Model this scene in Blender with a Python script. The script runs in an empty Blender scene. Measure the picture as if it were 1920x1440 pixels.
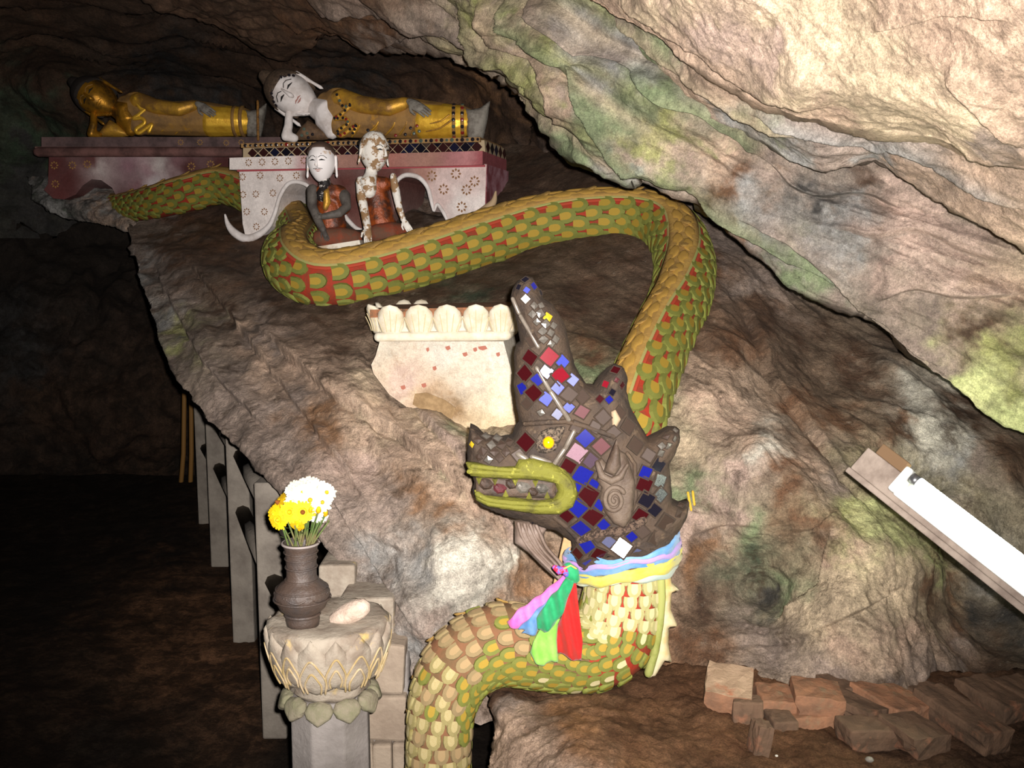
import bpy, bmesh, math, random
import numpy as np
from mathutils import Vector, Matrix
from mathutils.geometry import delaunay_2d_cdt

random.seed(7); rng = np.random.default_rng(7)
scene = bpy.context.scene
COL = scene.collection

# ------------------------------------------------------------------ camera, light, exposure
F_PX, PITCH, EYE = 1850.0, math.radians(7.5), np.array([0.0, 0.0, 1.6])
cam_data = bpy.data.cameras.new('camera'); cam_data.sensor_width = 36.0; cam_data.lens = 36.0 * F_PX / 1920.0
cam_data.clip_start = 0.05; cam_data.clip_end = 100
cam = bpy.data.objects.new('camera', cam_data); COL.objects.link(cam)
cam.location = EYE; cam.rotation_euler = (math.pi / 2 - PITCH, 0, 0)
scene.camera = cam

world = bpy.data.worlds.new('cave_dark'); scene.world = world; world.use_nodes = True
world.node_tree.nodes['Background'].inputs[0].default_value = (0.9, 0.8, 0.7, 1)
world.node_tree.nodes['Background'].inputs[1].default_value = 0.004

fl = bpy.data.lights.new('camera_flash', 'SPOT'); fl.energy = 840; fl.color = (1.0, 0.95, 0.91)
fl.shadow_soft_size = 0.012; fl.spot_size = math.radians(92); fl.spot_blend = 1.0
flash = bpy.data.objects.new('camera_flash', fl); COL.objects.link(flash)
flash.location = (0.035, 0.0, 1.632); flash.rotation_euler = (math.pi / 2 + math.radians(1.5), 0, math.radians(1.5))

vs = scene.view_settings
vs.view_transform = 'Standard'; vs.look = 'None'; vs.exposure = 0.0; vs.gamma = 1.0; vs.use_curve_mapping = False

# ------------------------------------------------------------------ helpers
CP, SP = math.cos(PITCH), math.sin(PITCH)
def P(px, py, Y):
    """world point that stands at distance Y (metres along the view axis on the ground) on the sight line of a photo point"""
    px = np.asarray(px, float); py = np.asarray(py, float); Y = np.asarray(Y, float)
    dx = px - 960; v = 720 - py
    dy = F_PX * CP + v * SP; dz = -F_PX * SP + v * CP
    t = Y / dy
    return np.stack([EYE[0] + dx * t, EYE[1] + dy * t, EYE[2] + dz * t], -1)
def V(px, py, Y): return Vector(P(px, py, Y).tolist())
def m_px(n, Y): return n * Y / F_PX

def lin(rgb):
    out = []
    for c in rgb:
        c /= 255.0
        out.append(c / 12.92 if c <= 0.04045 else ((c + 0.055) / 1.055) ** 2.4)
    return out

ORIGIN = {}
def adopt(o, parent):
    o.parent = parent
    if parent is not None:
        o.matrix_parent_inverse = Matrix.Translation(-ORIGIN.get(parent.name, Vector((0, 0, 0))))
def tag(o, label=None, cat=None, group=None, kind=None):
    if label: o['label'] = label
    if cat: o['category'] = cat
    if group: o['group'] = group
    if kind: o['kind'] = kind
    return o
def thing(name, loc, label, cat, group=None):
    o = bpy.data.objects.new(name, None); COL.objects.link(o); o.location = Vector(loc)
    o.empty_display_size = 0.05
    ORIGIN[o.name] = Vector(loc)
    return tag(o, label, cat, group)

def build(name, verts, faces, mats, parent=None, smooth=True, midx=None, cols=None, recenter=True):
    verts = np.asarray(verts, dtype=np.float32).reshape(-1, 3)
    me = bpy.data.meshes.new(name)
    loc = Vector((0, 0, 0))
    if parent is None and recenter and len(verts):
        mn, mx = verts.min(0), verts.max(0)
        loc = Vector(((mn[0] + mx[0]) / 2, (mn[1] + mx[1]) / 2, mn[2]))
        verts = verts - np.array(loc, dtype=np.float32)
    if isinstance(faces, np.ndarray):
        nf, k = faces.shape
        me.vertices.add(len(verts)); me.vertices.foreach_set('co', verts.ravel())
        me.loops.add(nf * k); me.loops.foreach_set('vertex_index', faces.ravel().astype(np.int32))
        me.polygons.add(nf); me.polygons.foreach_set('loop_start', np.arange(0, nf * k, k, dtype=np.int32))
        me.update(calc_edges=True); me.validate()
    else:
        me.from_pydata(verts.tolist(), [], faces); me.update()
    mats = mats if isinstance(mats, (list, tuple)) else [mats]
    for m in mats: me.materials.append(m)
    if midx is not None: me.polygons.foreach_set('material_index', np.asarray(midx, dtype=np.int32))
    me.polygons.foreach_set('use_smooth', np.full(len(me.polygons), smooth))
    if cols is not None:
        a = me.color_attributes.new('Col', 'FLOAT_COLOR', 'POINT')
        c = np.ones((len(verts), 4), dtype=np.float32); c[:, :3] = cols
        a.data.foreach_set('color', c.ravel())
    o = bpy.data.objects.new(name, me); COL.objects.link(o); o.location = loc
    ORIGIN[o.name] = Vector(loc) if parent is None else Vector((0, 0, 0))
    adopt(o, parent)
    return o
def place(name, mesh, mat4, parent):
    o = bpy.data.objects.new(name, mesh); COL.objects.link(o)
    adopt(o, parent); o.matrix_basis = mat4
    return o

class MB:
    """collects shapes for ONE mesh"""
    def __init__(s): s.v = []; s.f = []; s.m = []
    def add(s, v, f, mi=0):
        b = len(s.v); s.v += [tuple(map(float, p)) for p in v]
        s.f += [[i + b for i in q] for q in f]; s.m += [mi] * len(f)
        return s
    def box(s, lo, hi, mi=0, M=None, jit=0):
        pts = [Vector((x, y, z)) for z in (lo[2], hi[2]) for y in (lo[1], hi[1]) for x in (lo[0], hi[0])]
        if jit: pts = [p + Vector((random.uniform(-jit, jit) for _ in range(3))) for p in pts]
        if M is not None: pts = [M @ p for p in pts]
        return s.add(pts, [[0, 2, 3, 1], [4, 5, 7, 6], [0, 1, 5, 4], [2, 6, 7, 3], [0, 4, 6, 2], [1, 3, 7, 5]], mi)
    def tube(s, pts, rad, n=10, mi=0, round_ends=True, flat=None):
        v, f = tube_geo(pts, rad, n, round_ends, flat); return s.add(v, f, mi)
    def build(s, name, mats, parent=None, smooth=True, bevel=0, remesh=0, smoothit=0):
        o = build(name, s.v, s.f, mats, parent, smooth, s.m)
        if remesh:
            r = o.modifiers.new('skin', 'REMESH'); r.mode = 'VOXEL'; r.voxel_size = remesh; r.use_smooth_shade = True
            if smoothit:
                k = o.modifiers.new('soften', 'SMOOTH'); k.iterations = smoothit; k.factor = 0.5
        if bevel:
            b = o.modifiers.new('edge', 'BEVEL'); b.width = bevel; b.segments = 2; b.limit_method = 'ANGLE'
        return o

def catmull(pts, n):
    """pts (k,d) -> n samples"""
    pts = np.asarray(pts, float); k = len(pts)
    ext = np.vstack([2 * pts[0] - pts[1], pts, 2 * pts[-1] - pts[-2]])
    t = np.linspace(0, k - 1, n); i = np.minimum(t.astype(int), k - 2); u = (t - i)[:, None]
    p0, p1, p2, p3 = ext[i], ext[i + 1], ext[i + 2], ext[i + 3]
    return 0.5 * (2 * p1 + (p2 - p0) * u + (2 * p0 - 5 * p1 + 4 * p2 - p3) * u ** 2 + (3 * p1 - p0 - 3 * p2 + p3) * u ** 3)

def tube_geo(pts, rad, n=10, round_ends=True, flat=None):
    pts = np.asarray(pts, float); k = len(pts)
    rad = np.full(k, rad, float) if np.isscalar(rad) else np.asarray(rad, float)
    if round_ends:
        d0 = pts[0] - pts[1]; d0 /= np.linalg.norm(d0) + 1e-9
        d1 = pts[-1] - pts[-2]; d1 /= np.linalg.norm(d1) + 1e-9
        pts = np.vstack([pts[0] + d0 * rad[0] * .98, pts[0] + d0 * rad[0] * .7, pts, pts[-1] + d1 * rad[-1] * .7, pts[-1] + d1 * rad[-1] * .98])
        rad = np.concatenate([[rad[0] * .12, rad[0] * .7], rad, [rad[-1] * .7, rad[-1] * .12]]); k += 4
    T = np.gradient(pts, axis=0); T /= np.linalg.norm(T, axis=1)[:, None] + 1e-9
    up = np.array([0, 0, 1.0]) if abs(T[0][2]) < .9 else np.array([0, 1.0, 0])
    N = np.zeros_like(T); nrm = np.cross(T[0], up); nrm /= np.linalg.norm(nrm)
    for i in range(k):
        nrm = nrm - T[i] * nrm.dot(T[i]); nrm /= np.linalg.norm(nrm) + 1e-9; N[i] = nrm
    B = np.cross(T, N)
    a = np.linspace(0, 2 * np.pi, n, endpoint=False)
    ring = N[:, None] * np.cos(a)[None, :, None] + B[:, None] * np.sin(a)[None, :, None]
    ring = ring * rad[:, None, None]
    if flat is not None:  # squash towards a plane: (direction, factor)
        d = np.asarray(flat[0], float); d /= np.linalg.norm(d)
        ring = ring - (ring @ d)[..., None] * d * (1 - flat[1])
    v = (pts[:, None] + ring).reshape(-1, 3)
    f = []
    for i in range(k - 1):
        for j in range(n):
            j2 = (j + 1) % n
            f.append([i * n + j, i * n + j2, (i + 1) * n + j2, (i + 1) * n + j])
    f.append(list(range(n))[::-1]); f.append([(k - 1) * n + j for j in range(n)])
    return v, f

def lathe_geo(profile, n=32, center=(0, 0, 0), sx=1, sy=1, ang0=0):
    v, f = [], []
    for (r, z) in profile:
        for j in range(n):
            a = 2 * math.pi * j / n + ang0
            v.append((center[0] + r * sx * math.cos(a), center[1] + r * sy * math.sin(a), center[2] + z))
    k = len(profile)
    for i in range(k - 1):
        for j in range(n):
            j2 = (j + 1) % n; f.append([i * n + j, i * n + j2, (i + 1) * n + j2, (i + 1) * n + j])
    f.append(list(range(n))[::-1]); f.append([(k - 1) * n + j for j in range(n)])
    return v, f

def seg_dist(q, poly):
    """distance of points q (n,2) to the closed polygon poly (k,2)"""
    a = poly; b = np.roll(poly, -1, 0); best = np.full(len(q), 1e9)
    for i in range(len(a)):
        d = b[i] - a[i]; L = d @ d + 1e-12
        t = np.clip(((q - a[i]) @ d) / L, 0, 1)
        best = np.minimum(best, np.linalg.norm(q - a[i] - t[:, None] * d, axis=1))
    return best
def inside(q, poly):
    x, y = q[:, 0], q[:, 1]; c = np.zeros(len(q), bool); n = len(poly)
    for i in range(n):
        x1, y1 = poly[i]; x2, y2 = poly[(i + 1) % n]
        if y1 == y2: continue
        cond = ((y1 > y) != (y2 > y)) & (x < (x2 - x1) * (y - y1) / (y2 - y1) + x1)
        c ^= cond
    return c
def dome(d, e, T, k):
    u = np.clip(d / k, 0, 1)
    return e + (T - e) * np.sqrt(np.clip(1 - (1 - u) ** 2, 0, 1))

def inflate_geo(poly, e, T, k, spacing, back=1.0):
    """closed puffed plate over a 2-D polygon (u,w); returns verts (u, depth, w) and faces; front is depth<0"""
    poly = np.asarray(poly, float)
    # resample the outline
    out = []
    for i in range(len(poly)):
        a, b = poly[i], poly[(i + 1) % len(poly)]
        n = max(1, int(np.linalg.norm(b - a) / spacing))
        out += [a + (b - a) * j / n for j in range(n)]
    out = np.array(out); nb = len(out)
    mn, mx = out.min(0), out.max(0)
    gx, gy = np.meshgrid(np.arange(mn[0], mx[0], spacing), np.arange(mn[1], mx[1], spacing * .87))
    gx = gx + (np.arange(gx.shape[0]) % 2)[:, None] * spacing / 2
    q = np.stack([gx.ravel(), gy.ravel()], 1)
    q = q[inside(q, out)]; q = q[seg_dist(q, out) > spacing * .45] if len(q) else q
    pts = np.vstack([out, q]) if len(q) else out
    r = delaunay_2d_cdt([Vector(p) for p in pts.tolist()], [(i, (i + 1) % nb) for i in range(nb)], [list(range(nb))], 1, 1e-7)
    vv = np.array([list(p) for p in r[0]]); tris = [list(t) for t in r[2]]
    d = seg_dist(vv, out); h = dome(d, e, T, k)
    n = len(vv)
    front = np.stack([vv[:, 0], -h, vv[:, 1]], 1); bk = np.stack([vv[:, 0], np.where(d < 1e-6, e, h) * back, vv[:, 1]], 1)
    cnt = {}
    for t in tris:
        for i in range(3):
            ed = (t[i], t[(i + 1) % 3]); cnt[ed] = cnt.get(ed, 0) + 1
    faces = []
    # orientation: CDT gives CCW in (u,w): seen from -depth that faces the viewer
    for t in tris:
        faces.append(t); faces.append([t[2] + n, t[1] + n, t[0] + n])
    for (a, b) in cnt:
        if (b, a) not in cnt: faces.append([b, a, a + n, b + n])
    return np.vstack([front, bk]), faces

def px_plate(name, poly_px, Y, T, k, spacing_px, mats, parent=None, e=None, back=1.0, tilt=None, cols=None, warp=None):
    """puffed solid whose outline is given by photo points, standing at distance Y"""
    o = P([p[0] for p in poly_px], [p[1] for p in poly_px], Y)
    e = T * .3 if e is None else e
    v, f = inflate_geo(o[:, [0, 2]], e, T, k, m_px(spacing_px, Y), back)
    v = v + np.array([0, Y, 0])
    if warp is not None: v = warp(v)
    return build(name, v, f, mats, parent)

# ------------------------------------------------------------------ noise
_perm = rng.permutation(512)
_perm = np.concatenate([_perm, _perm, _perm])
_grad = rng.normal(size=(512, 3)); _grad /= np.linalg.norm(_grad, axis=1)[:, None]
def perlin(p):
    pi = np.floor(p).astype(int); pf = p - pi; w = pf ** 3 * (pf * (pf * 6 - 15) + 10)
    pi &= 511; res = 0
    for dx in (0, 1):
        for dy in (0, 1):
            for dz in (0, 1):
                h = _perm[_perm[_perm[(pi[:, 0] + dx) & 511] + ((pi[:, 1] + dy) & 511)] + ((pi[:, 2] + dz) & 511)]
                g = _grad[h]
                dot = g[:, 0] * (pf[:, 0] - dx) + g[:, 1] * (pf[:, 1] - dy) + g[:, 2] * (pf[:, 2] - dz)
                res = res + dot * (w[:, 0] if dx else 1 - w[:, 0]) * (w[:, 1] if dy else 1 - w[:, 1]) * (w[:, 2] if dz else 1 - w[:, 2])
    return res * 1.5
def fbm(p, oct=4, gain=.5):
    s, a = 0, 1
    for i in range(oct): s = s + a * perlin(p * 2.0 ** i + 13.7 * i); a *= gain
    return s
def ridged(p, oct=3, gain=.5):
    s, a = 0, 1
    for i in range(oct): s = s + a * (1 - np.abs(perlin(p * 2.0 ** i + 31.1 * i)) * 2); a *= gain
    return s

# ------------------------------------------------------------------ materials
MATS = {}
def nodes_of(m): m.use_nodes = True; return m.node_tree.nodes, m.node_tree.links, m.node_tree.nodes['Principled BSDF']
def mat(name, rgb, rough=.7, metal=0.0, rgb2=None, nscale=12, lo=.42, hi=.62, bump=0.0, bscale=60, spec=.3, rgb3=None, n3=40, lo3=.6, hi3=.68, coat=0, emit=0):
    if name in MATS: return MATS[name]
    m = bpy.data.materials.new(name); N, L, B = nodes_of(m)
    B.inputs['Roughness'].default_value = rough; B.inputs['Metallic'].default_value = metal
    B.inputs['Specular IOR Level'].default_value = spec
    B.inputs['Coat Weight'].default_value = coat
    tc = N.new('ShaderNodeTexCoord')
    src = None
    def noise(scale, seed):
        mp = N.new('ShaderNodeMapping'); mp.inputs['Location'].default_value = (seed, seed * 2.3, seed * .7)
        L.new(tc.outputs['Object'], mp.inputs[0])
        n = N.new('ShaderNodeTexNoise'); n.inputs['Scale'].default_value = scale; n.inputs['Detail'].default_value = 6
        n.inputs['Roughness'].default_value = .65
        L.new(mp.outputs[0], n.inputs['Vector']); return n.outputs['Fac']
    def blend(fac, a, b, lo, hi):
        r = N.new('ShaderNodeMapRange'); r.inputs[1].default_value = lo; r.inputs[2].default_value = hi
        L.new(fac, r.inputs[0])
        x = N.new('ShaderNodeMix'); x.data_type = 'RGBA'; L.new(r.outputs[0], x.inputs[0])
        for sock, val in ((x.inputs[6], a), (x.inputs[7], b)):
            if isinstance(val, tuple): sock.default_value = val
            else: L.new(val, sock)
        return x.outputs[2]
    base = tuple(lin(rgb)) + (1,)
    cur = base
    if rgb2: cur = blend(noise(nscale, 3.1), cur, tuple(lin(rgb2)) + (1,), lo, hi)
    if rgb3: cur = blend(noise(n3, 9.4), cur, tuple(lin(rgb3)) + (1,), lo3, hi3)
    if isinstance(cur, tuple): B.inputs['Base Color'].default_value = cur
    else: L.new(cur, B.inputs['Base Color'])
    if emit:
        B.inputs['Emission Color'].default_value = base; B.inputs['Emission Strength'].default_value = emit
    if bump:
        b = N.new('ShaderNodeBump'); b.inputs['Strength'].default_value = bump; b.inputs['Distance'].default_value = .01
        L.new(noise(bscale, 5.5), b.inputs['Height']); L.new(b.outputs[0], B.inputs['Normal'])
    MATS[name] = m
    return m

def rock_material(name, rough=.85, bump=.5, scale=1.0, speck=1.0, dirt=(62, 46, 32), crust=(222, 212, 190), dlo=.53, clo=.60, spec=.25, con=1.0):
    """stone: pigment from the mesh's stain attribute, broken up by grain, soil flecks and pale crust"""
    m = bpy.data.materials.new(name); N, L, B = nodes_of(m)
    B.inputs['Roughness'].default_value = rough; B.inputs['Specular IOR Level'].default_value = spec
    tc = N.new('ShaderNodeTexCoord'); at = N.new('ShaderNodeAttribute'); at.attribute_name = 'Col'
    def noise(s, seed, det=8, ro=.62, dist=0):
        mp = N.new('ShaderNodeMapping'); mp.inputs['Location'].default_value = (seed, seed * 1.7, -seed)
        L.new(tc.outputs['Object'], mp.inputs[0])
        n = N.new('ShaderNodeTexNoise'); n.inputs['Scale'].default_value = s * scale; n.inputs['Detail'].default_value = det
        n.inputs['Roughness'].default_value = ro; n.inputs['Distortion'].default_value = dist
        L.new(mp.outputs[0], n.inputs['Vector']); return n.outputs['Fac']
    def rng_(f, a, b, c, d):
        r = N.new('ShaderNodeMapRange'); r.inputs[1].default_value = a; r.inputs[2].default_value = b
        r.inputs[3].default_value = c; r.inputs[4].default_value = d; L.new(f, r.inputs[0]); return r.outputs[0]
    def mix(fac, a, b, mode='MIX'):
        x = N.new('ShaderNodeMix'); x.data_type = 'RGBA'; x.blend_type = mode
        L.new(fac, x.inputs[0]) if not isinstance(fac, float) else setattr(x.inputs[0], 'default_value', fac)
        for s, v in ((x.inputs[6], a), (x.inputs[7], b)):
            if isinstance(v, tuple): s.default_value = v
            else: L.new(v, s)
        return x.outputs[2]
    g = N.new('ShaderNodeCombineColor')
    mott = rng_(noise(8, 1.3, dist=.5), .3, .7, 1 - .48 * con, 1 + .42 * con)
    for i in range(3): L.new(mott, g.inputs[i])
    c = mix(1.0, at.outputs['Color'], g.outputs[0], 'MULTIPLY')
    g2 = N.new('ShaderNodeCombineColor'); fine = rng_(noise(55, 4.4, 8, .8), .3, .7, 1 - .45 * con, 1 + .42 * con)
    for i in range(3): L.new(fine, g2.inputs[i])
    c = mix(1.0, c, g2.outputs[0], 'MULTIPLY')
    g3 = N.new('ShaderNodeCombineColor'); grain = rng_(noise(230, 7.7, 4, .8), .32, .68, 1 - .4 * con, 1 + .4 * con)
    for i in range(3): L.new(grain, g3.inputs[i])
    c = mix(1.0, c, g3.outputs[0], 'MULTIPLY')
    br_n = N.new('ShaderNodeMix'); br_n.data_type = 'RGBA'; br_n.blend_type = 'MULTIPLY'; br_n.inputs[0].default_value = 1.0; br_n.clamp_result = False
    L.new(at.outputs['Color'], br_n.inputs[6]); br_n.inputs[7].default_value = (1.45, 1.42, 1.38, 1); br_out = br_n.outputs[2]
    c = mix(rng_(noise(10, 8.2, 10, .75, .4), dlo, dlo + .12, 0, .75 * speck), c, tuple(lin(dirt)) + (1,))
    c = mix(rng_(noise(18, 15.9, 10, .78, .3), clo, clo + .1, 0, .7 * speck), c, mix(.38, br_out, tuple(lin(crust)) + (1,)))
    L.new(c, B.inputs['Base Color'])
    b1 = N.new('ShaderNodeBump'); b1.inputs['Strength'].default_value = min(1, bump * 1.3); b1.inputs['Distance'].default_value = .035
    L.new(noise(14, 2.2, 10, .7, .5), b1.inputs['Height'])
    b2 = N.new('ShaderNodeBump'); b2.inputs['Strength'].default_value = min(1, bump * 1.5); b2.inputs['Distance'].default_value = .008
    L.new(noise(90, 6.2, 6, .7), b2.inputs['Height']); L.new(b1.outputs[0], b2.inputs['Normal'])
    L.new(b2.outputs[0], B.inputs['Normal'])
    return m

# ------------------------------------------------------------------ the cave: rock surfaces
PAL = {k: np.array(lin(v)) for k, v in dict(
    cr=(190, 170, 142), tn=(178, 152, 131), gb=(142, 126, 115), br=(106, 75, 53), dk=(76, 57, 44), gn=(118, 130, 96), dg=(64, 78, 60),
    ol=(150, 150, 96), gy=(148, 146, 142), og=(134, 98, 68), pk=(180, 156, 142), wh=(196, 190, 175), vd=(40, 33, 27), bl=(60, 58, 56), lamplit=(196, 200, 140), db=(82, 60, 45)).items()}  # the yellow-green tone is lamplight put into the rock colour
def polyline(pts, n):
    pts = np.asarray(pts, float)
    d = np.concatenate([[0], np.cumsum(np.linalg.norm(np.diff(pts, axis=0), axis=1))]); t = np.linspace(0, d[-1], n)
    return np.stack([np.interp(t, d, pts[:, 0]), np.interp(t, d, pts[:, 1])], 1)
def tps(pts, vals, q):
    pts = np.asarray(pts, float) / 500; q = np.asarray(q, float) / 500; n = len(pts)
    def U(r2): return np.where(r2 > 1e-12, .5 * r2 * np.log(r2 + 1e-20), 0)
    K = U(((pts[:, None] - pts[None]) ** 2).sum(-1)) + np.eye(n) * 2e-4
    A = np.zeros((n + 3, n + 3)); A[:n, :n] = K; A[:n, n] = 1; A[:n, n + 1:] = pts; A[n, :n] = 1; A[n + 1:, :n] = pts.T
    w = np.linalg.solve(A, np.vstack([np.asarray(vals, float).reshape(n, -1), np.zeros((3, np.asarray(vals).reshape(n, -1).shape[1]))]))
    out = np.zeros((len(q), w.shape[1]))
    for s in range(0, len(q), 20000):
        b = q[s:s + 20000]
        out[s:s + 20000] = U(((b[:, None] - pts[None]) ** 2).sum(-1)) @ w[:n] + w[n] + b @ w[n + 1:]
    return out
def shepard(pts, vals, q, p=2.6):
    pts = np.asarray(pts, float); vals = np.asarray(vals, float); out = np.zeros((len(q), vals.shape[1]))
    for s in range(0, len(q), 20000):
        b = q[s:s + 20000]; d2 = ((b[:, None] - pts[None]) ** 2).sum(-1) + 120
        w = d2 ** (-p / 2); out[s:s + 20000] = (w @ vals) / w.sum(1)[:, None]
    return out
def rock(name, top, bottom, left, right, pts, nu, nv, material, amp=.02, freq=3.0, ridge=.0, rfreq=4.0, stretch=None, wrap=(), wdepth=.5, wshift=25,
         fine=.004, colwarp=75, extra=None, streak=None, creases=(), tone=1.0, soft=False):
    """stone surface through measured points pts=(photo x, photo y, distance, stain; a few hold painted light); wrap = edges that turn away backwards"""
    T, Bm, Lf, R = polyline(top, nu), polyline(bottom, nu), polyline(left, nv), polyline(right, nv)
    u = np.linspace(0, 1, nu)[None, :, None]; v = np.linspace(0, 1, nv)[:, None, None]
    S = (1 - v) * T[None] + v * Bm[None] + (1 - u) * Lf[:, None] + u * R[:, None] \
        - ((1 - u) * (1 - v) * T[0] + u * (1 - v) * T[-1] + (1 - u) * v * Bm[0] + u * v * Bm[-1])
    dY = np.zeros((nv, nu))
    K = 7
    for side in wrap:
        k = np.arange(K, 0, -1)
        if side == 'left':
            ext = S[:, :1] + (k / K)[None, :, None] ** 2 * np.array([wshift, 0.0]); S = np.concatenate([ext, S], 1)
            dY = np.concatenate([np.tile((k / K) ** 1.3 * wdepth, (dY.shape[0], 1)), dY], 1)
        if side == 'right':
            k2 = k[::-1]
            ext = S[:, -1:] - (k2 / K)[None, :, None] ** 2 * np.array([wshift, 0.0]); S = np.concatenate([S, ext], 1)
            dY = np.concatenate([dY, np.tile((k2 / K) ** 1.3 * wdepth, (dY.shape[0], 1))], 1)
        if side == 'top':
            ext = S[:1] + (k / K)[:, None, None] ** 2 * np.array([0.0, wshift]); S = np.concatenate([ext, S], 0)
            dY = np.concatenate([np.tile(((k / K) ** 1.3 * wdepth)[:, None], (1, dY.shape[1])), dY], 0)
        if side == 'bottom':
            k2 = k[::-1]
            ext = S[-1:] - (k2 / K)[:, None, None] ** 2 * np.array([0.0, wshift]); S = np.concatenate([S, ext], 0)
            dY = np.concatenate([dY, np.tile(((k2 / K) ** 1.3 * wdepth)[:, None], (1, dY.shape[1]))], 0)
    nv, nu = S.shape[:2]
    q = S.reshape(-1, 2)
    pp = [(p[0], p[1]) for p in pts]
    Y = tps(pp, [p[2] for p in pts], q)[:, 0]
    Y = np.maximum(Y, .8)
    W = P(q[:, 0], q[:, 1], Y + dY.ravel())
    G = W.reshape(nv, nu, 3)
    gu = np.gradient(G, axis=1); gv = np.gradient(G, axis=0); n = np.cross(gv, gu); n /= np.linalg.norm(n, axis=2)[..., None] + 1e-9
    n = n.reshape(-1, 3)
    view = EYE - W; view /= np.linalg.norm(view, axis=1)[:, None]
    s = np.sign(np.median((n * view).sum(1))); n *= s if s else 1
    Q = W.copy()
    if stretch is not None:
        d = np.asarray(stretch[0], float); d /= np.linalg.norm(d)
        Q = Q - (Q @ d)[:, None] * d * (1 - stretch[1])
    h = amp * fbm(Q * freq, 5, .5) + fine * fbm(W * 40, 3, .6)
    if ridge:
        wq = Q * rfreq + .6 * np.stack([fbm(Q * 2 + 5, 2), fbm(Q * 2 + 9, 2), fbm(Q * 2 + 17, 2)], 1)
        h = h + ridge * (ridged(wq, 3, .5) - .9)
    if extra is not None: h = h + extra(q, Q)
    tints = []
    if soft:      # trodden soil lies smoother than bare stone
        h = h * np.clip(shepard(pp, [[PAL[p[3]].mean()] for p in pts], q)[:, 0] / .16, .4, 1)
    qc = q + 4 * np.stack([fbm(W * 7 + 40, 3, .6), fbm(W * 7 + 60, 3, .6)], 1)
    for (line, hh, ww, tint) in creases:      # overlapping folds: the upper right side of each line stands proud
        ln = catmull(np.array(line, float), 24); mn_, mx_ = ln.min(0) - 4 * abs(ww), ln.max(0) + 4 * abs(ww)
        near = np.nonzero(((qc > mn_) & (qc < mx_)).all(1))[0]; qn = qc[near]
        a, b = ln[:-1], ln[1:]; bn = np.full(len(qn), 1e9); sn = np.zeros(len(qn)); tn_ = np.zeros(len(qn))
        for k in range(len(a)):
            d = b[k] - a[k]; L2 = d @ d + 1e-9; r_ = qn - a[k]; t = np.clip((r_ @ d) / L2, 0, 1); e = np.hypot(r_[:, 0] - t * d[0], r_[:, 1] - t * d[1])
            m = e < bn; bn = np.where(m, e, bn); sn = np.where(m, d[0] * r_[:, 1] - d[1] * r_[:, 0], sn); tn_ = np.where(m, (k + t) / len(a), tn_)
        best = np.full(len(q), 1e9); sgn = np.zeros(len(q)); tt = np.zeros(len(q)); best[near] = bn; sgn[near] = sn; tt[near] = tn_
        fade = np.clip(tt / .12, 0, 1) * np.clip((1 - tt) / .12, 0, 1)
        pr = np.where(sgn < 0, np.exp(-best / ww) * np.clip(best / 4, 0, 1), -.35 * np.exp(-best / (ww * .25))) * fade
        h = h + hh * pr
        if tint: tints.append((PAL[tint], np.where(sgn < 0, np.exp(-(best / (ww * .55)) ** 2), 0) * fade * .75))
    W = W + n * h[:, None]
    # stain edges wander with the stone's own grain
    qw = q + colwarp * np.stack([fbm(W * 5 + 3, 5, .65), fbm(W * 5 + 21, 5, .65)], 1)
    cols = shepard(pp, [PAL[p[3]] for p in pts], qw)
    if streak is not None: cols = streak(q, Q, cols)
    for (tc_, m_) in tints: cols = cols * (1 - m_[:, None]) + tc_ * m_[:, None]
    cols = cols * tone
    i = np.arange(nu - 1)[None] + (np.arange(nv - 1) * nu)[:, None]
    f = np.stack([i, i + nu, i + nu + 1, i + 1], -1).reshape(-1, 4)
    if s > 0: f = f[:, ::-1] if np.median(((np.cross(G[1, 0] - G[0, 0], G[0, 1] - G[0, 0])) * view[0]).sum()) < 0 else f
    o = build(name, W, np.ascontiguousarray(f), material, None, True, None, cols)
    o['kind'] = 'structure'
    return o

ROCK = rock_material('cave_limestone')
ROCK_SMOOTH = rock_material('cave_flowstone', bump=.36, speck=.55, dirt=(96, 76, 56), dlo=.56, clo=.62)
ROCK_DARK = rock_material('cave_dark_stone', bump=.6, speck=.7, dirt=(40, 30, 22), crust=(130, 118, 100), clo=.64)
SOIL = rock_material('trodden_soil', rough=.95, bump=.6, speck=.8, dirt=(70, 48, 30), crust=(150, 118, 78), clo=.63, spec=.1)

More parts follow.
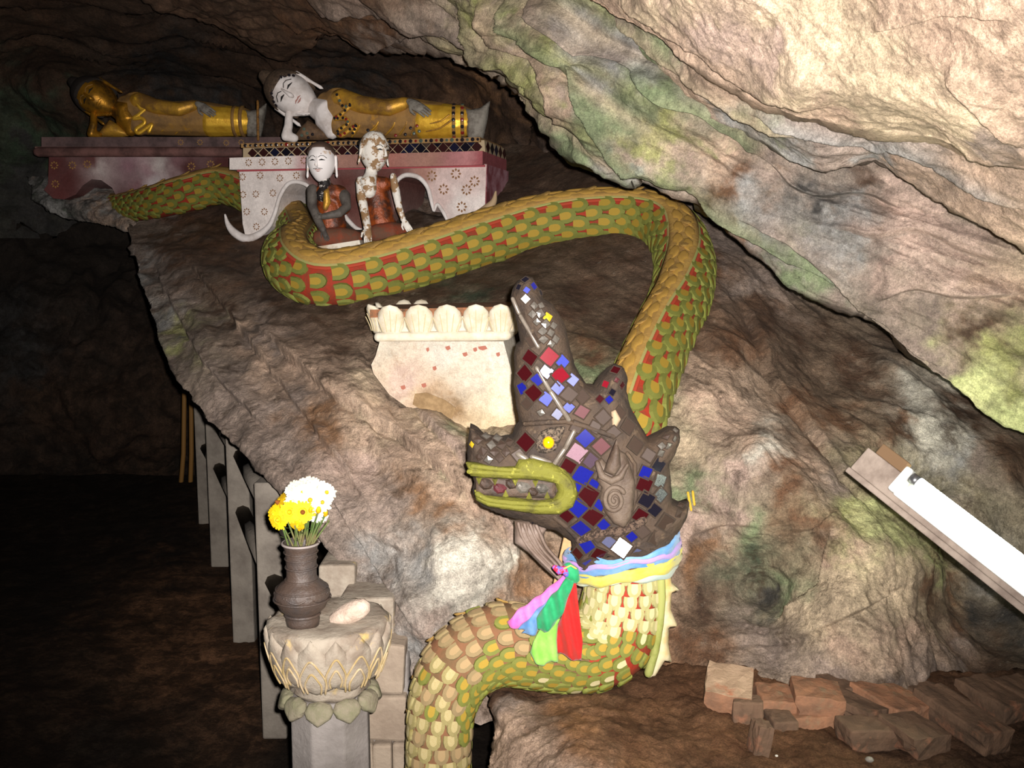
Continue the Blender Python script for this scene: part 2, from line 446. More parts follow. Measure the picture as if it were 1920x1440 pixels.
# boulder with the shrines on its back, its pale face below, the gully and slope on the right
boulder_pts = [
    # left edge, top to bottom
    (240, 430, 5.7, 'gb'), (262, 520, 4.9, 'gy'), (290, 610, 4.3, 'gy'), (330, 700, 3.75, 'gb'), (400, 790, 3.3, 'gb'), (480, 855, 3.0, 'gb'), (560, 945, 2.8, 'gb'),
    (630, 1050, 2.66, 'gb'), (700, 1140, 2.56, 'gb'), (760, 1220, 2.48, 'gy'), (800, 1290, 2.44, 'gb'),
    # top ledge
    (300, 405, 6.05, 'gb'), (420, 380, 6.0, 'db'), (500, 360, 5.9, 'gb'), (560, 380, 5.75, 'gb'), (650, 360, 5.7, 'gb'), (780, 350, 5.55, 'gb'), (700, 310, 5.9, 'db'), (800, 380, 5.4, 'gb'), (980, 320, 5.4, 'db'), (1100, 330, 4.9, 'db'), (1280, 380, 4.5, 'gb'),
    (300, 450, 5.5, 'br'), (380, 440, 5.4, 'br'), (428, 432, 5.45, 'br'), (450, 455, 5.2, 'br'), (510, 443, 5.2, 'br'), (600, 445, 4.95, 'db'), (690, 445, 4.85, 'db'), (760, 430, 4.85, 'db'), (850, 415, 4.85, 'db'), (920, 392, 4.86, 'db'),
    (330, 490, 4.9, 'br'), (420, 520, 4.45, 'db'), (520, 560, 4.05, 'db'), (620, 590, 3.78, 'db'), (420, 590, 4.15, 'db'), (500, 620, 3.75, 'gb'), (560, 650, 3.5, 'db'), (650, 660, 3.42, 'db'),
    (700, 560, 3.85, 'db'), (800, 530, 4.0, 'db'), (900, 510, 4.02, 'db'), (880, 540, 3.85, 'dg'), (1000, 470, 4.1, 'db'), (1100, 450, 4.1, 'db'), (1200, 460, 3.95, 'db'),
    (950, 570, 3.6, 'db'), (1080, 560, 3.65, 'db'), (1150, 620, 3.4, 'db'), (1080, 660, 3.2, 'br'), (1100, 700, 3.05, 'gn'), (1220, 560, 3.6, 'db'),
    # pale face
    (340, 560, 4.45, 'gb'), (300, 500, 5.05, 'gb'), (400, 640, 3.85, 'gb'), (350, 640, 4.05, 'ol'), (460, 660, 3.6, 'tn'), (560, 690, 3.35, 'tn'), (640, 700, 3.2, 'tn'), (690, 740, 3.1, 'cr'),
    (430, 740, 3.4, 'gb'), (520, 760, 3.2, 'gb'), (600, 780, 3.05, 'og'), (700, 800, 2.95, 'tn'), (520, 850, 2.98, 'gb'), (600, 860, 2.86, 'pk'), (680, 880, 2.85, 'pk'), (760, 860, 2.8, 'tn'),
    (730, 700, 3.3, 'tn'), (800, 806, 2.96, 'cr'), (860, 822, 2.9, 'gn'), (760, 745, 3.25, 'cr'), (880, 740, 3.35, 'cr'), (950, 740, 3.35, 'cr'), (820, 640, 3.55, 'db'), (930, 830, 2.88, 'cr'), (960, 815, 2.93, 'cr'), (620, 960, 2.76, 'gb'), (700, 960, 2.68, 'gb'), (770, 930, 2.68, 'og'), (840, 900, 2.68, 'tn'), (860, 960, 2.62, 'og'),
    (930, 960, 2.65, 'tn'), (700, 1060, 2.65, 'gy'), (780, 1050, 2.58, 'gy'), (850, 1040, 2.52, 'wh'), (900, 1090, 2.5, 'wh'), (820, 1120, 2.48, 'wh'), (950, 1050, 2.56, 'wh'), (790, 1180, 2.45, 'gb'),
    (980, 1090, 2.6, 'og'), (1030, 1040, 2.65, 'br'), (1000, 1150, 2.55, 'gb'), (1040, 1110, 2.62, 'og'), (900, 1200, 2.5, 'gb'), (1000, 1290, 2.5, 'br'), (860, 1330, 2.45, 'gb'),
    # behind the head
    (1010, 810, 2.95, 'tn'), (1100, 850, 2.85, 'tn'), (1200, 900, 2.8, 'gn'), (1150, 1000, 2.75, 'tn'),
    # right of the head
    (1290, 600, 3.4, 'br'), (1330, 500, 3.75, 'br'), (1380, 640, 3.25, 'br'), (1280, 700, 3.1, 'tn'), (1330, 760, 2.95, 'tn'), (1230, 770, 2.98, 'gn'), (1300, 850, 2.85, 'cr'), (1380, 800, 2.88, 'tn'),
    (1350, 440, 4.1, 'gb'), (1430, 540, 3.75, 'gb'), (1420, 600, 3.55, 'db'), (1500, 640, 3.5, 'db'), (1500, 760, 3.1, 'br'), (1560, 800, 3.05, 'br'), (1600, 700, 3.4, 'db'), (1700, 760, 3.2, 'wh'), (1730, 800, 3.1, 'wh'), (1770, 850, 3.05, 'gy'), (1660, 800, 3.05, 'br'),
    (1820, 780, 3.2, 'db'), (1900, 850, 3.0, 'db'), (1840, 880, 3.0, 'gb'), (2060, 950, 2.9, 'db'), (1700, 640, 3.6, 'dk'), (1860, 720, 3.5, 'dk'), (2050, 820, 3.4, 'dk'),
    (1300, 930, 2.75, 'gn'), (1380, 870, 2.72, 'pk'), (1420, 840, 2.7, 'wh'), (1450, 880, 2.66, 'br'), (1520, 860, 2.72, 'tn'), (1350, 980, 2.68, 'pk'), (1480, 940, 2.6, 'br'), (1560, 900, 2.68, 'gb'), (1530, 990, 2.55, 'br'), (1600, 960, 2.6, 'ol'),
    (1280, 1010, 2.72, 'pk'), (1300, 1060, 2.7, 'og'), (1320, 1120, 2.66, 'dk'), (1420, 1050, 2.66, 'dg'), (1430, 1120, 2.68, 'bl'), (1480, 1100, 2.6, 'gn'), (1400, 1010, 2.6, 'gn'), (1560, 1020, 2.5, 'tn'), (1580, 1060, 2.46, 'cr'),
    (1650, 1000, 2.58, 'lamplit'), (1690, 1010, 2.62, 'lamplit'), (1650, 1080, 2.45, 'cr'), (1560, 1120, 2.42, 'cr'), (1500, 1160, 2.45, 'cr'), (1640, 1130, 2.42, 'cr'), (1700, 1080, 2.52, 'cr'), (1730, 1110, 2.6, 'cr'), (1740, 1060, 2.68, 'lamplit'), (1620, 930, 2.72, 'lamplit'), (1600, 1200, 2.36, 'tn'), (1700, 1200, 2.4, 'tn'),  # yellow-green points: glow of the tube lamp painted on the rim
    (1400, 1190, 2.55, 'gb'), (1300, 1200, 2.55, 'br'), (1250, 1240, 2.55, 'og'), (1450, 1230, 2.45, 'gb'), (1550, 1260, 2.34, 'gb'), (1680, 1270, 2.32, 'gb'), (1760, 1230, 2.5, 'gb'), (1780, 1200, 2.66, 'br'),
    (1770, 1120, 2.85, 'br'), (1760, 1040, 2.95, 'br'), (1830, 1160, 2.85, 'bl'), (1840, 1060, 2.95, 'gy'), (1720, 960, 2.95, 'db'), (1640, 900, 2.9, 'db'), (1900, 1180, 2.75, 'bl'), (1850, 1260, 2.6, 'dk'), (2060, 1150, 2.7, 'dk'),
    (1300, 1310, 2.4, 'br'), (1600, 1340, 2.25, 'br'), (1900, 1340, 2.3, 'dk'), (2060, 1340, 2.3, 'dk'), (1780, 1300, 2.45, 'br'),
]
boulder = rock('boulder',
     [(235, 422), (330, 390), (450, 345), (700, 290), (960, 270), (1150, 290), (1300, 330), (1450, 430), (1650, 560), (1850, 670), (2060, 760)],
     [(805, 1330), (900, 1360), (1000, 1330), (1300, 1330), (1600, 1350), (2060, 1350)],
     [(235, 422), (255, 500), (283, 600), (326, 700), (390, 785), (470, 855), (525, 905), (565, 950), (632, 1050), (705, 1140), (765, 1230), (805, 1330)],
     [(2060, 760), (2060, 1350)], boulder_pts, 540, 390, ROCK, amp=.028, freq=4, ridge=.02, rfreq=5, stretch=((1.25, -2.1, -.6), .35), colwarp=48, soft=True,
     wrap=('left',), wdepth=.9, wshift=60, fine=.0035, creases=[
     ([(470, 610), (560, 690), (640, 760), (740, 820), (820, 880), (900, 960), (960, 1040)], .035, 60, 'tn'), ([(330, 470), (390, 540), (450, 620), (540, 740), (620, 850), (700, 960)], .03, 50, None), ([(770, 780), (850, 870), (920, 960), (970, 1050)], .03, 40, 'pk'),
     ([(280, 480), (330, 590), (400, 700), (500, 810)], .03, 40, 'gb'), ([(600, 900), (660, 990), (720, 1090), (780, 1180)], .025, 40, None), ([(1290, 1010), (1370, 985), (1450, 1000), (1530, 990), (1580, 940)], -.02, 40, None), ([(1440, 1170), (1520, 1110), (1540, 1050), (1560, 1000)], -.025, 40, None),
     ([(1300, 1220), (1450, 1200), (1560, 1170), (1700, 1100)], .02, 40, None), ([(1390, 560), (1420, 640), (1470, 740), (1560, 850), (1650, 960)], .03, 50, None)])
tag(boulder, 'huge brown and cream boulder that carries the two reclining statues', 'boulder', kind='structure')

diag = (1.0, -.55, -.55)
# overhanging ceiling in three folds, the nearest uppermost
fold_low_pts = [
    (200, -80, 5.0, 'dk'), (330, 30, 5.4, 'db'), (420, 60, 5.6, 'db'), (530, 100, 5.8, 'db'), (625, 72, 5.2, 'br'), (750, 90, 4.8, 'gb'), (850, 115, 4.25, 'gb'), (930, 150, 3.9, 'gb'), (985, 200, 3.6, 'gb'), (1040, 250, 3.35, 'gn'), (1075, 295, 3.2, 'gn'),
    (1130, 320, 3.1, 'gn'), (1205, 340, 3.0, 'gy'), (1300, 385, 2.9, 'gb'), (1420, 480, 2.72, 'gb'), (1500, 535, 2.62, 'gn'), (1610, 585, 2.5, 'gb'), (1700, 670, 2.32, 'gb'), (1780, 715, 2.2, 'lamplit'), (1850, 775, 2.08, 'lamplit'), (1920, 810, 1.98, 'lamplit'), (2060, 880, 1.8, 'lamplit'),  # yellow-green points: tube lamp's light painted on the low tip
    (500, -60, 4.5, 'db'), (600, 20, 4.7, 'br'), (700, 20, 4.35, 'br'), (780, 40, 4.1, 'br'), (850, 30, 3.8, 'gb'), (930, 70, 3.55, 'tn'), (920, 20, 3.45, 'ol'), (980, 60, 3.25, 'tn'), (1000, 120, 3.2, 'ol'), (1040, 180, 3.05, 'tn'), (1080, 130, 2.95, 'gy'), (1100, 240, 2.9, 'gn'),
    (1150, 120, 2.75, 'gy'), (1200, 90, 2.6, 'gy'), (1180, 220, 2.72, 'gn'), (1230, 170, 2.55, 'gn'), (1260, 260, 2.62, 'ol'), (1330, 300, 2.6, 'tn'), (1260, 330, 2.75, 'pk'), (1380, 370, 2.6, 'br'), (1440, 330, 2.52, 'gb'), (1450, 420, 2.55, 'gy'), (1520, 370, 2.5, 'bl'),
    (1560, 400, 2.45, 'gy'), (1620, 350, 2.4, 'dk'), (1640, 430, 2.35, 'gb'), (1560, 480, 2.4, 'gy'), (1700, 400, 2.3, 'pk'), (1700, 500, 2.22, 'pk'), (1650, 540, 2.3, 'gb'), (1800, 460, 2.15, 'pk'), (1800, 560, 2.1, 'pk'), (1750, 620, 2.18, 'gb'), (1850, 620, 2.05, 'dk'), (1900, 560, 2.0, 'tn'),
    (1870, 700, 2.02, 'ol'), (2060, 650, 1.85, 'gb'), (1100, -40, 2.7, 'gn'), (900, -100, 3.3, 'gb'), (1300, 90, 2.45, 'gy'), (1430, 180, 2.35, 'gb'), (1560, 220, 2.3, 'gb'), (1700, 260, 2.2, 'gb'), (1920, 330, 2.0, 'gb'), (2060, 330, 1.9, 'gb'),
]
fold_low_pts = [(a, b, y + (.62 * (3.3 - y) / 1.2 if y < 3.3 else 0), c) for (a, b, y, c) in fold_low_pts]
def groove(q, Q):   # long flowstone flutes following the fold
    a = (q[:, 0] * .55 - q[:, 1] * .84) / 34 + 1.2 * perlin(Q * 2.2)
    w = np.clip((1250 - q[:, 0]) / 350, .25, 1)
    return (.026 * np.sin(a * 2.1) + .012 * np.abs(np.sin(a * 4.7 + .8))) * w
def green_streaks(q, Q, cols):   # algae and mineral streaks run down the flutes
    a = (q[:, 0] * .55 - q[:, 1] * .84) / 34 + 1.2 * perlin(Q * 2.2)
    w = np.clip((1330 - q[:, 0]) / 200, 0, 1) * np.clip((q[:, 0] - 760) / 150, 0, 1)
    m1 = np.clip(np.sin(a * 2.1 + .9), 0, 1) ** 2 * w * .55; m2 = np.clip(np.sin(a * 2.1 + 3.4), 0, 1) ** 3 * w * .6
    cols = cols * (1 - m1[:, None]) + PAL['ol'] * .8 * m1[:, None]
    return cols * (1 - m2[:, None]) + PAL['cr'] * m2[:, None]
o = rock('ceiling', [(150, -220), (700, -160), (1000, -100), (1150, 0), (1300, 85), (1430, 165), (1560, 205), (1700, 240), (1920, 300), (2060, 330)],
     [(180, -60), (300, 15), (420, 58), (530, 98), (625, 70), (750, 90), (800, 84), (850, 115), (930, 150), (985, 200), (1040, 250), (1075, 295), (1130, 320), (1175, 347), (1205, 340), (1260, 373), (1300, 385), (1350, 420), (1420, 480), (1480, 530), (1560, 568), (1610, 585), (1650, 620), (1700, 670), (1780, 715), (1850, 775), (1920, 810), (2060, 880)],
     [(150, -220), (180, -60)], [(2060, 330), (2060, 880)], fold_low_pts, 620, 280, ROCK_SMOOTH, amp=.03, freq=3.5, ridge=.026, rfreq=5, stretch=(diag, .28),
     wrap=('bottom',), wdepth=.9, wshift=70, fine=.003, extra=groove, streak=green_streaks, tone=.8, creases=[
     ([(872, -20), (905, 50), (930, 85), (968, 120), (1000, 155), (1025, 195), (1042, 245)], .05, 34, 'ol'), ([(918, -20), (945, 40), (962, 80), (1002, 116), (1036, 160), (1054, 205), (1066, 270)], .045, 30, 'tn'),
     ([(948, -20), (975, 45), (1010, 85), (1050, 125), (1080, 170), (1102, 212), (1130, 255), (1160, 295), (1210, 320), (1290, 348), (1350, 392)], .06, 44, 'gn'), ([(985, -10), (1020, 40), (1060, 70), (1110, 95), (1170, 116), (1200, 135)], .05, 60, 'gb'),
     ([(1180, 120), (1215, 165), (1250, 192), (1310, 210), (1350, 235), (1390, 262), (1410, 290)], .05, 50, 'gn'), ([(1290, 350), (1350, 396), (1420, 442), (1470, 478), (1530, 508), (1600, 558), (1660, 612)], .05, 40, 'gn'),
     ([(1390, 400), (1480, 448), (1540, 490), (1610, 552), (1690, 640), (1760, 690)], .045, 45, 'gb'), ([(1380, 262), (1440, 300), (1480, 350), (1540, 372), (1620, 366), (1700, 400)], .035, 40, None), ([(1560, 430), (1640, 448), (1720, 440), (1800, 470), (1900, 500)], .03, 50, 'pk'),
     ([(1650, 560), (1720, 545), (1800, 560), (1920, 555)], .03, 45, 'pk'), ([(400, 20), (520, 60), (600, 40), (700, 60), (800, 60), (900, 110)], .06, 40, None), ([(560, -20), (700, 10), (820, 20), (900, 70), (960, 130)], .06, 50, 'gb')])
tag(o, 'green-streaked overhanging rock fold sloping down above the painted serpent tail', 'rock ceiling', kind='structure')

fold_mid_pts = [(1120, 70, 2.5, 'gb'), (1240, 165, 2.32, 'tn'), (1300, 215, 2.26, 'tn'), (1380, 240, 2.2, 'gy'), (1480, 300, 2.12, 'gy'), (1540, 320, 2.08, 'gb'), (1640, 302, 2.05, 'gb'), (1720, 335, 1.98, 'tn'), (1800, 385, 1.9, 'tn'), (1920, 455, 1.8, 'tn'), (2060, 540, 1.68, 'tn'),
    (1100, -20, 2.45, 'gb'), (1200, 60, 2.25, 'gn'), (1330, 170, 2.1, 'tn'), (1430, 220, 2.05, 'gn'), (1560, 260, 1.98, 'gb'), (1700, 285, 1.9, 'gy'), (1820, 330, 1.82, 'tn'), (1920, 380, 1.72, 'tn'), (2060, 420, 1.62, 'tn'), (1300, 60, 2.1, 'gb'), (1500, 150, 1.98, 'gb'), (1800, 220, 1.75, 'gb'), (2060, 280, 1.6, 'gb')]
fold_mid_pts = [(a, b, y * 1.24 + .08, c) for (a, b, y, c) in fold_mid_pts]
o = rock('ceiling', [(1040, -120), (1200, -20), (1350, 80), (1500, 160), (1700, 210), (1900, 250), (2060, 280)],
     [(1040, -20), (1120, 70), (1240, 165), (1300, 215), (1380, 242), (1440, 275), (1480, 302), (1540, 322), (1590, 308), (1640, 302), (1700, 330), (1800, 388), (1860, 420), (1920, 455), (2060, 540)],
     [(1040, -120), (1040, -20)], [(2060, 280), (2060, 540)], fold_mid_pts, 330, 90, ROCK_SMOOTH, amp=.022, freq=4, ridge=.018, rfreq=5, stretch=(diag, .3), wrap=('bottom',), wdepth=.5, wshift=40, fine=.003, tone=.85, creases=[([(1120, 20), (1240, 112), (1290, 150), (1360, 190), (1430, 226), (1500, 262)], .035, 30, 'cr'), ([(1420, 205), (1500, 240), (1600, 262), (1720, 288), (1820, 345), (1920, 400)], .035, 36, 'gy')])
tag(o, 'narrow middle lip of the rock ceiling under the bright fold', 'rock ceiling', kind='structure')

fold_top_pts = [(980, -70, 2.5, 'gb'), (1150, 35, 2.2, 'tn'), (1240, 82, 2.1, 'tn'), (1330, 145, 2.0, 'tn'), (1420, 195, 1.93, 'tn'), (1560, 235, 1.84, 'tn'), (1660, 255, 1.78, 'cr'), (1740, 263, 1.74, 'cr'), (1820, 300, 1.67, 'tn'), (1920, 325, 1.6, 'tn'), (2060, 350, 1.5, 'tn'),
    (1250, 20, 1.95, 'cr'), (1350, 60, 1.84, 'pk'), (1450, 60, 1.76, 'cr'), (1500, 150, 1.75, 'cr'), (1640, 100, 1.62, 'cr'), (1650, 190, 1.68, 'cr'), (1780, 60, 1.5, 'tn'), (1800, 200, 1.56, 'cr'), (1900, 180, 1.48, 'tn'), (1900, 60, 1.4, 'tn'), (1870, 250, 1.56, 'gb'), (2060, 200, 1.38, 'tn'),
    (1200, -120, 1.95, 'tn'), (1500, -120, 1.6, 'tn'), (1800, -150, 1.36, 'tn'), (2060, -150, 1.25, 'tn'), (1420, 85, 1.8, 'pk'), (1560, 30, 1.66, 'cr'), (1700, 0, 1.52, 'tn')]
fold_top_pts = [(a, b, y * 1.27, c) for (a, b, y, c) in fold_top_pts]
o = rock('ceiling', [(960, -260), (2060, -260)], [(960, -90), (1060, -25), (1150, 35), (1240, 80), (1330, 145), (1420, 195), (1490, 222), (1560, 234), (1660, 256), (1740, 264), (1780, 275), (1820, 300), (1920, 325), (2060, 350)],
     [(960, -260), (960, -90)], [(2060, -260), (2060, 350)], fold_top_pts, 420, 220, ROCK_SMOOTH, amp=.026, freq=3.5, ridge=.012, rfreq=5, stretch=(diag, .5), wrap=('bottom',), wdepth=.5, wshift=40, fine=.003, tone=.95, creases=[([(1150, 8), (1220, 45), (1300, 95), (1380, 150), (1470, 188), (1560, 205)], .03, 40, None), ([(1640, 60), (1720, 40), (1800, 20), (1900, 30)], .02, 60, None), ([(1780, 130), (1830, 180), (1880, 240), (1930, 280)], .02, 40, 'tn')])
tag(o, 'pale cream bulging rock fold filling the upper right corner', 'rock ceiling', kind='structure')

# back wall and roof behind the statues
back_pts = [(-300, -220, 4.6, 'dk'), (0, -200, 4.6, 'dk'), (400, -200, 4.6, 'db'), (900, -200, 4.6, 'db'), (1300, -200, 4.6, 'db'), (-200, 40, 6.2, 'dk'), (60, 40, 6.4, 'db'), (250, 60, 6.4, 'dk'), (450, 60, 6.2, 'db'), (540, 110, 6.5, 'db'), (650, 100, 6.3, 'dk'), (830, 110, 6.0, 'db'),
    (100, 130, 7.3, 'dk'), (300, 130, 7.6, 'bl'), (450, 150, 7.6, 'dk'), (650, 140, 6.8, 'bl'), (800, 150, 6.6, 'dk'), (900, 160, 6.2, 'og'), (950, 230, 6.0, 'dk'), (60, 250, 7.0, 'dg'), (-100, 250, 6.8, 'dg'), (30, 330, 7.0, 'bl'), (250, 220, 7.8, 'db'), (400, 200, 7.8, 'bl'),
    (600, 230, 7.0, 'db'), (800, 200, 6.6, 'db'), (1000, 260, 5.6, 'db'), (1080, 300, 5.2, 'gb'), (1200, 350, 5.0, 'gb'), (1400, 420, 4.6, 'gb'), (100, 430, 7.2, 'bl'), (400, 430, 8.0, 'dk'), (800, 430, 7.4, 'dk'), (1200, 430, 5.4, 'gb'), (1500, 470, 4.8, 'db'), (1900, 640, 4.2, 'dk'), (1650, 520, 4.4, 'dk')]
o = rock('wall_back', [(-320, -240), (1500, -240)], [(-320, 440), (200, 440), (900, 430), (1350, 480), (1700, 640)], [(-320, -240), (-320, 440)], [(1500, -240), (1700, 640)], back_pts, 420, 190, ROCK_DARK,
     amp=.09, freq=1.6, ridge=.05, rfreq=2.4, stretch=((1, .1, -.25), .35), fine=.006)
tag(o, 'dark layered rock wall behind the reclining statues', 'rock wall', kind='structure')

# rocky shelf under the gold statue's plinth
shelf_pts = [(60, 340, 6.7, 'gy'), (170, 342, 6.5, 'gy'), (100, 374, 6.3, 'gy'), (260, 394, 6.2, 'gb'), (330, 380, 6.2, 'gb'), (85, 384, 6.25, 'gy'), (170, 385, 6.2, 'pk'), (190, 405, 6.1, 'tn'), (240, 420, 6.0, 'tn'), (100, 425, 6.4, 'bl'), (180, 450, 6.4, 'gy'), (260, 490, 6.2, 'bl'), (60, 420, 6.6, 'dg'), (320, 470, 6.0, 'gb'), (60, 330, 6.8, 'gy'), (200, 330, 6.6, 'gy')]
o = rock('rock_shelf', [(50, 330), (120, 335), (200, 350), (330, 360)], [(88, 392), (130, 412), (190, 418), (240, 432), (330, 480)], [(50, 330), (66, 370), (88, 392)], [(330, 360), (330, 480)], shelf_pts, 130, 70, ROCK_DARK, amp=.03, freq=4, ridge=.015, rfreq=4, wrap=('left', 'bottom'), wdepth=.5, wshift=20)
tag(o, 'grey rock shelf jutting out below the gold statue', 'rock ledge', kind='structure')

# dark hollow on the left: far wall and floor
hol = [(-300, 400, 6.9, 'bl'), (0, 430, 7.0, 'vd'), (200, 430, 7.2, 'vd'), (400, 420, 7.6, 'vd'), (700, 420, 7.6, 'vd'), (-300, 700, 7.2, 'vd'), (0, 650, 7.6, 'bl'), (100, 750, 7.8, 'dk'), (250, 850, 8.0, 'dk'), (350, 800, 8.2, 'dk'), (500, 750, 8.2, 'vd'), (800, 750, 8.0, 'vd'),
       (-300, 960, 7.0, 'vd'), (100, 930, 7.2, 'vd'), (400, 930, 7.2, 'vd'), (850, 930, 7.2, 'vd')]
o = rock('wall_left', [(-320, 380), (-100, 400), (0, 432), (40, 415), (85, 445), (140, 430), (300, 420), (850, 400)], [(-320, 1000), (850, 1000)], [(-320, 380), (-320, 1000)], [(850, 400), (850, 1000)], hol, 160, 100, rock_material('unlit_dark_rock', bump=.6, speck=.9, dirt=(34, 27, 21), crust=(92, 82, 66), dlo=.46, clo=.64), amp=.12, freq=1.3, ridge=.08, rfreq=1.8, fine=.01, wrap=('top',), wdepth=.8, wshift=15)  # darkness of the deep hollow is put into this wall's colour
tag(o, 'unlit rough rock wall at the far end of the hollow', 'rock wall', kind='structure')
def zY(py, z): return (EYE[2] - z) / (math.tan(PITCH + math.atan((py - 720) / F_PX)))
flo = [(x, y, float(zY(y, z)), c) for (x, y, z, c) in [(-300, 890, .02, 'vd'), (200, 890, .02, 'vd'), (700, 890, .02, 'vd'), (-300, 1000, .02, 'vd'), (300, 1000, .02, 'vd'), (700, 1000, .02, 'vd'), (-300, 1100, .0, 'vd'), (100, 1100, .0, 'vd'), (330, 1190, .02, 'br'), (420, 1200, .03, 'br'), (600, 1100, .03, 'vd'), (-300, 1440, 0, 'vd'), (200, 1440, 0, 'vd'), (600, 1440, 0, 'vd'), (1000, 1440, 0, 'vd'), (-300, 1700, 0, 'vd'), (400, 1700, 0, 'vd'), (1000, 1700, 0, 'vd')]]  # brown points are a lit patch put into the soil colour
o = rock('floor', [(-320, 890), (900, 890)], [(-320, 1750), (1000, 1750)], [(-320, 890), (-320, 1750)], [(900, 890), (1000, 1750)], flo, 140, 140, rock_material('black_soil', rough=.95, bump=.5, speck=.9, dirt=(26, 19, 14), crust=(60, 48, 36), dlo=.42, clo=.66, spec=.1), amp=.02, freq=2, fine=.006)  # soil colour taken nearly to black
tag(o, 'dark trodden earth floor of the hollow on the left', 'floor', kind='structure')

# earth mound in front
mound_pts = [(925, 1290, 2.32, 'db'), (1000, 1285, 2.38, 'br'), (1200, 1262, 2.45, 'br'), (1330, 1260, 2.42, 'br'), (1500, 1300, 2.32, 'br'), (1700, 1285, 2.36, 'br'), (1920, 1270, 2.4, 'dk'), (2080, 1270, 2.4, 'dk'), (920, 1360, 2.2, 'gb'), (905, 1440, 2.1, 'tn'), (960, 1400, 2.05, 'tn'), (950, 1330, 2.16, 'br'), (1080, 1340, 2.08, 'og'),
    (1200, 1360, 2.05, 'br'), (1350, 1380, 2.05, 'br'), (1500, 1400, 2.06, 'br'), (1700, 1400, 2.08, 'db'), (1920, 1390, 2.15, 'dk'), (1000, 1440, 1.92, 'tn'), (1200, 1440, 1.86, 'og'), (1500, 1440, 1.95, 'br'), (1800, 1440, 1.98, 'dk'), (2080, 1440, 2.0, 'dk'), (880, 1640, 1.9, 'tn'), (1200, 1640, 1.6, 'br'), (1600, 1640, 1.6, 'br'), (2080, 1640, 1.65, 'dk')]
o = rock('ground', [(922, 1292), (945, 1285), (1000, 1282), (1200, 1255), (1330, 1250), (1500, 1270), (1700, 1260), (2080, 1250)], [(880, 1640), (2080, 1640)], [(922, 1292), (928, 1330), (922, 1380), (910, 1440), (880, 1640)], [(2080, 1250), (2080, 1640)], mound_pts, 300, 110, SOIL,
     amp=.016, freq=6, ridge=.008, rfreq=7, wrap=('left', 'top'), wdepth=.35, wshift=25, fine=.005)
tag(o, 'reddish brown earth mound in the foreground below the serpent', 'ground', kind='structure')

# ------------------------------------------------------------------ painted serpent (naga)
NY = 2.30                                     # distance of the head and neck
M_red = mat('red_paint_gap', (150, 46, 28), .8, rgb2=(120, 56, 34), nscale=25, bump=.3)
M_neckgap = mat('neck_red_gap', (150, 60, 38), .8, rgb2=(120, 88, 56), nscale=7, bump=.3)
M_tanbody = mat('dusty_body', (104, 80, 54), .85, rgb2=(124, 84, 58), nscale=18, bump=.3)
M_cream = mat('cream_scale', (184, 174, 134), .7, rgb2=(206, 188, 140), nscale=45, bump=.2)
M_creamrim = mat('cream_scale_rim', (172, 164, 116), .7, rgb2=(146, 140, 84), nscale=45, bump=.2)
M_yel = mat('ochre_scale', (166, 134, 46), .75, rgb2=(138, 118, 46), nscale=60, bump=.2)
M_grn = mat('olive_scale_rim', (116, 122, 50), .75, rgb2=(100, 98, 50), nscale=45, bump=.2)
M_dustyel = mat('dusty_scale', (150, 126, 86), .85, rgb2=(164, 138, 104), nscale=50, bump=.25)
M_dustgrn = mat('dusty_scale_rim', (130, 114, 78), .85, rgb2=(142, 120, 88), nscale=40, bump=.25)
M_pale = mat('pale_scale', (176, 164, 122), .8, rgb2=(160, 138, 84), nscale=30, bump=.25)
M_palerim = mat('pale_scale_rim', (154, 142, 98), .8, rgb2=(124, 112, 60), nscale=35, bump=.25)
M_ochre = mat('ochre_crest', (154, 120, 64), .85, rgb2=(170, 136, 70), nscale=20, bump=.35, rgb3=(136, 104, 70), n3=30)
M_greenline = mat('green_edge_paint', (142, 148, 84), .8, rgb2=(160, 140, 90), nscale=30)
M_redline = mat('red_edge_paint', (160, 62, 40), .8)
M_creamfin = mat('cream_fin', (196, 182, 146), .7, rgb2=(190, 158, 92), nscale=14, lo=.5, hi=.7, bump=.2)

def path_frames(ctrl, n):
    """ctrl rows: px, py, Y, radius(px), up(x,y,z)"""
    c = np.array([list(P(r[0], r[1], r[2])) + [m_px(r[3], r[2])] + list(r[4]) for r in ctrl], float)
    s = catmull(c, n * 4)
    d = np.concatenate([[0], np.cumsum(np.linalg.norm(np.diff(s[:, :3], axis=0), axis=1))])
    t = np.linspace(0, d[-1], n)
    s = np.stack([np.interp(t, d, s[:, i]) for i in range(s.shape[1])], 1)
    pos, rad, up = s[:, :3], s[:, 3], s[:, 4:7]
    T = np.gradient(pos, axis=0); T /= np.linalg.norm(T, axis=1)[:, None]
    N = up - (up * T).sum(1)[:, None] * T; N /= np.linalg.norm(N, axis=1)[:, None]
    B = np.cross(T, N)
    return t, pos, rad, T, N, B
def at_path(fr, s):
    t, pos, rad, T, N, B = fr
    g = lambda a: np.array([np.interp(s, t, a[:, i]) for i in range(3)])
    nT, nN, nB = g(T), g(N), g(B)
    return g(pos), float(np.interp(s, t, rad)), nT / np.linalg.norm(nT), nN / np.linalg.norm(nN), nB / np.linalg.norm(nB)
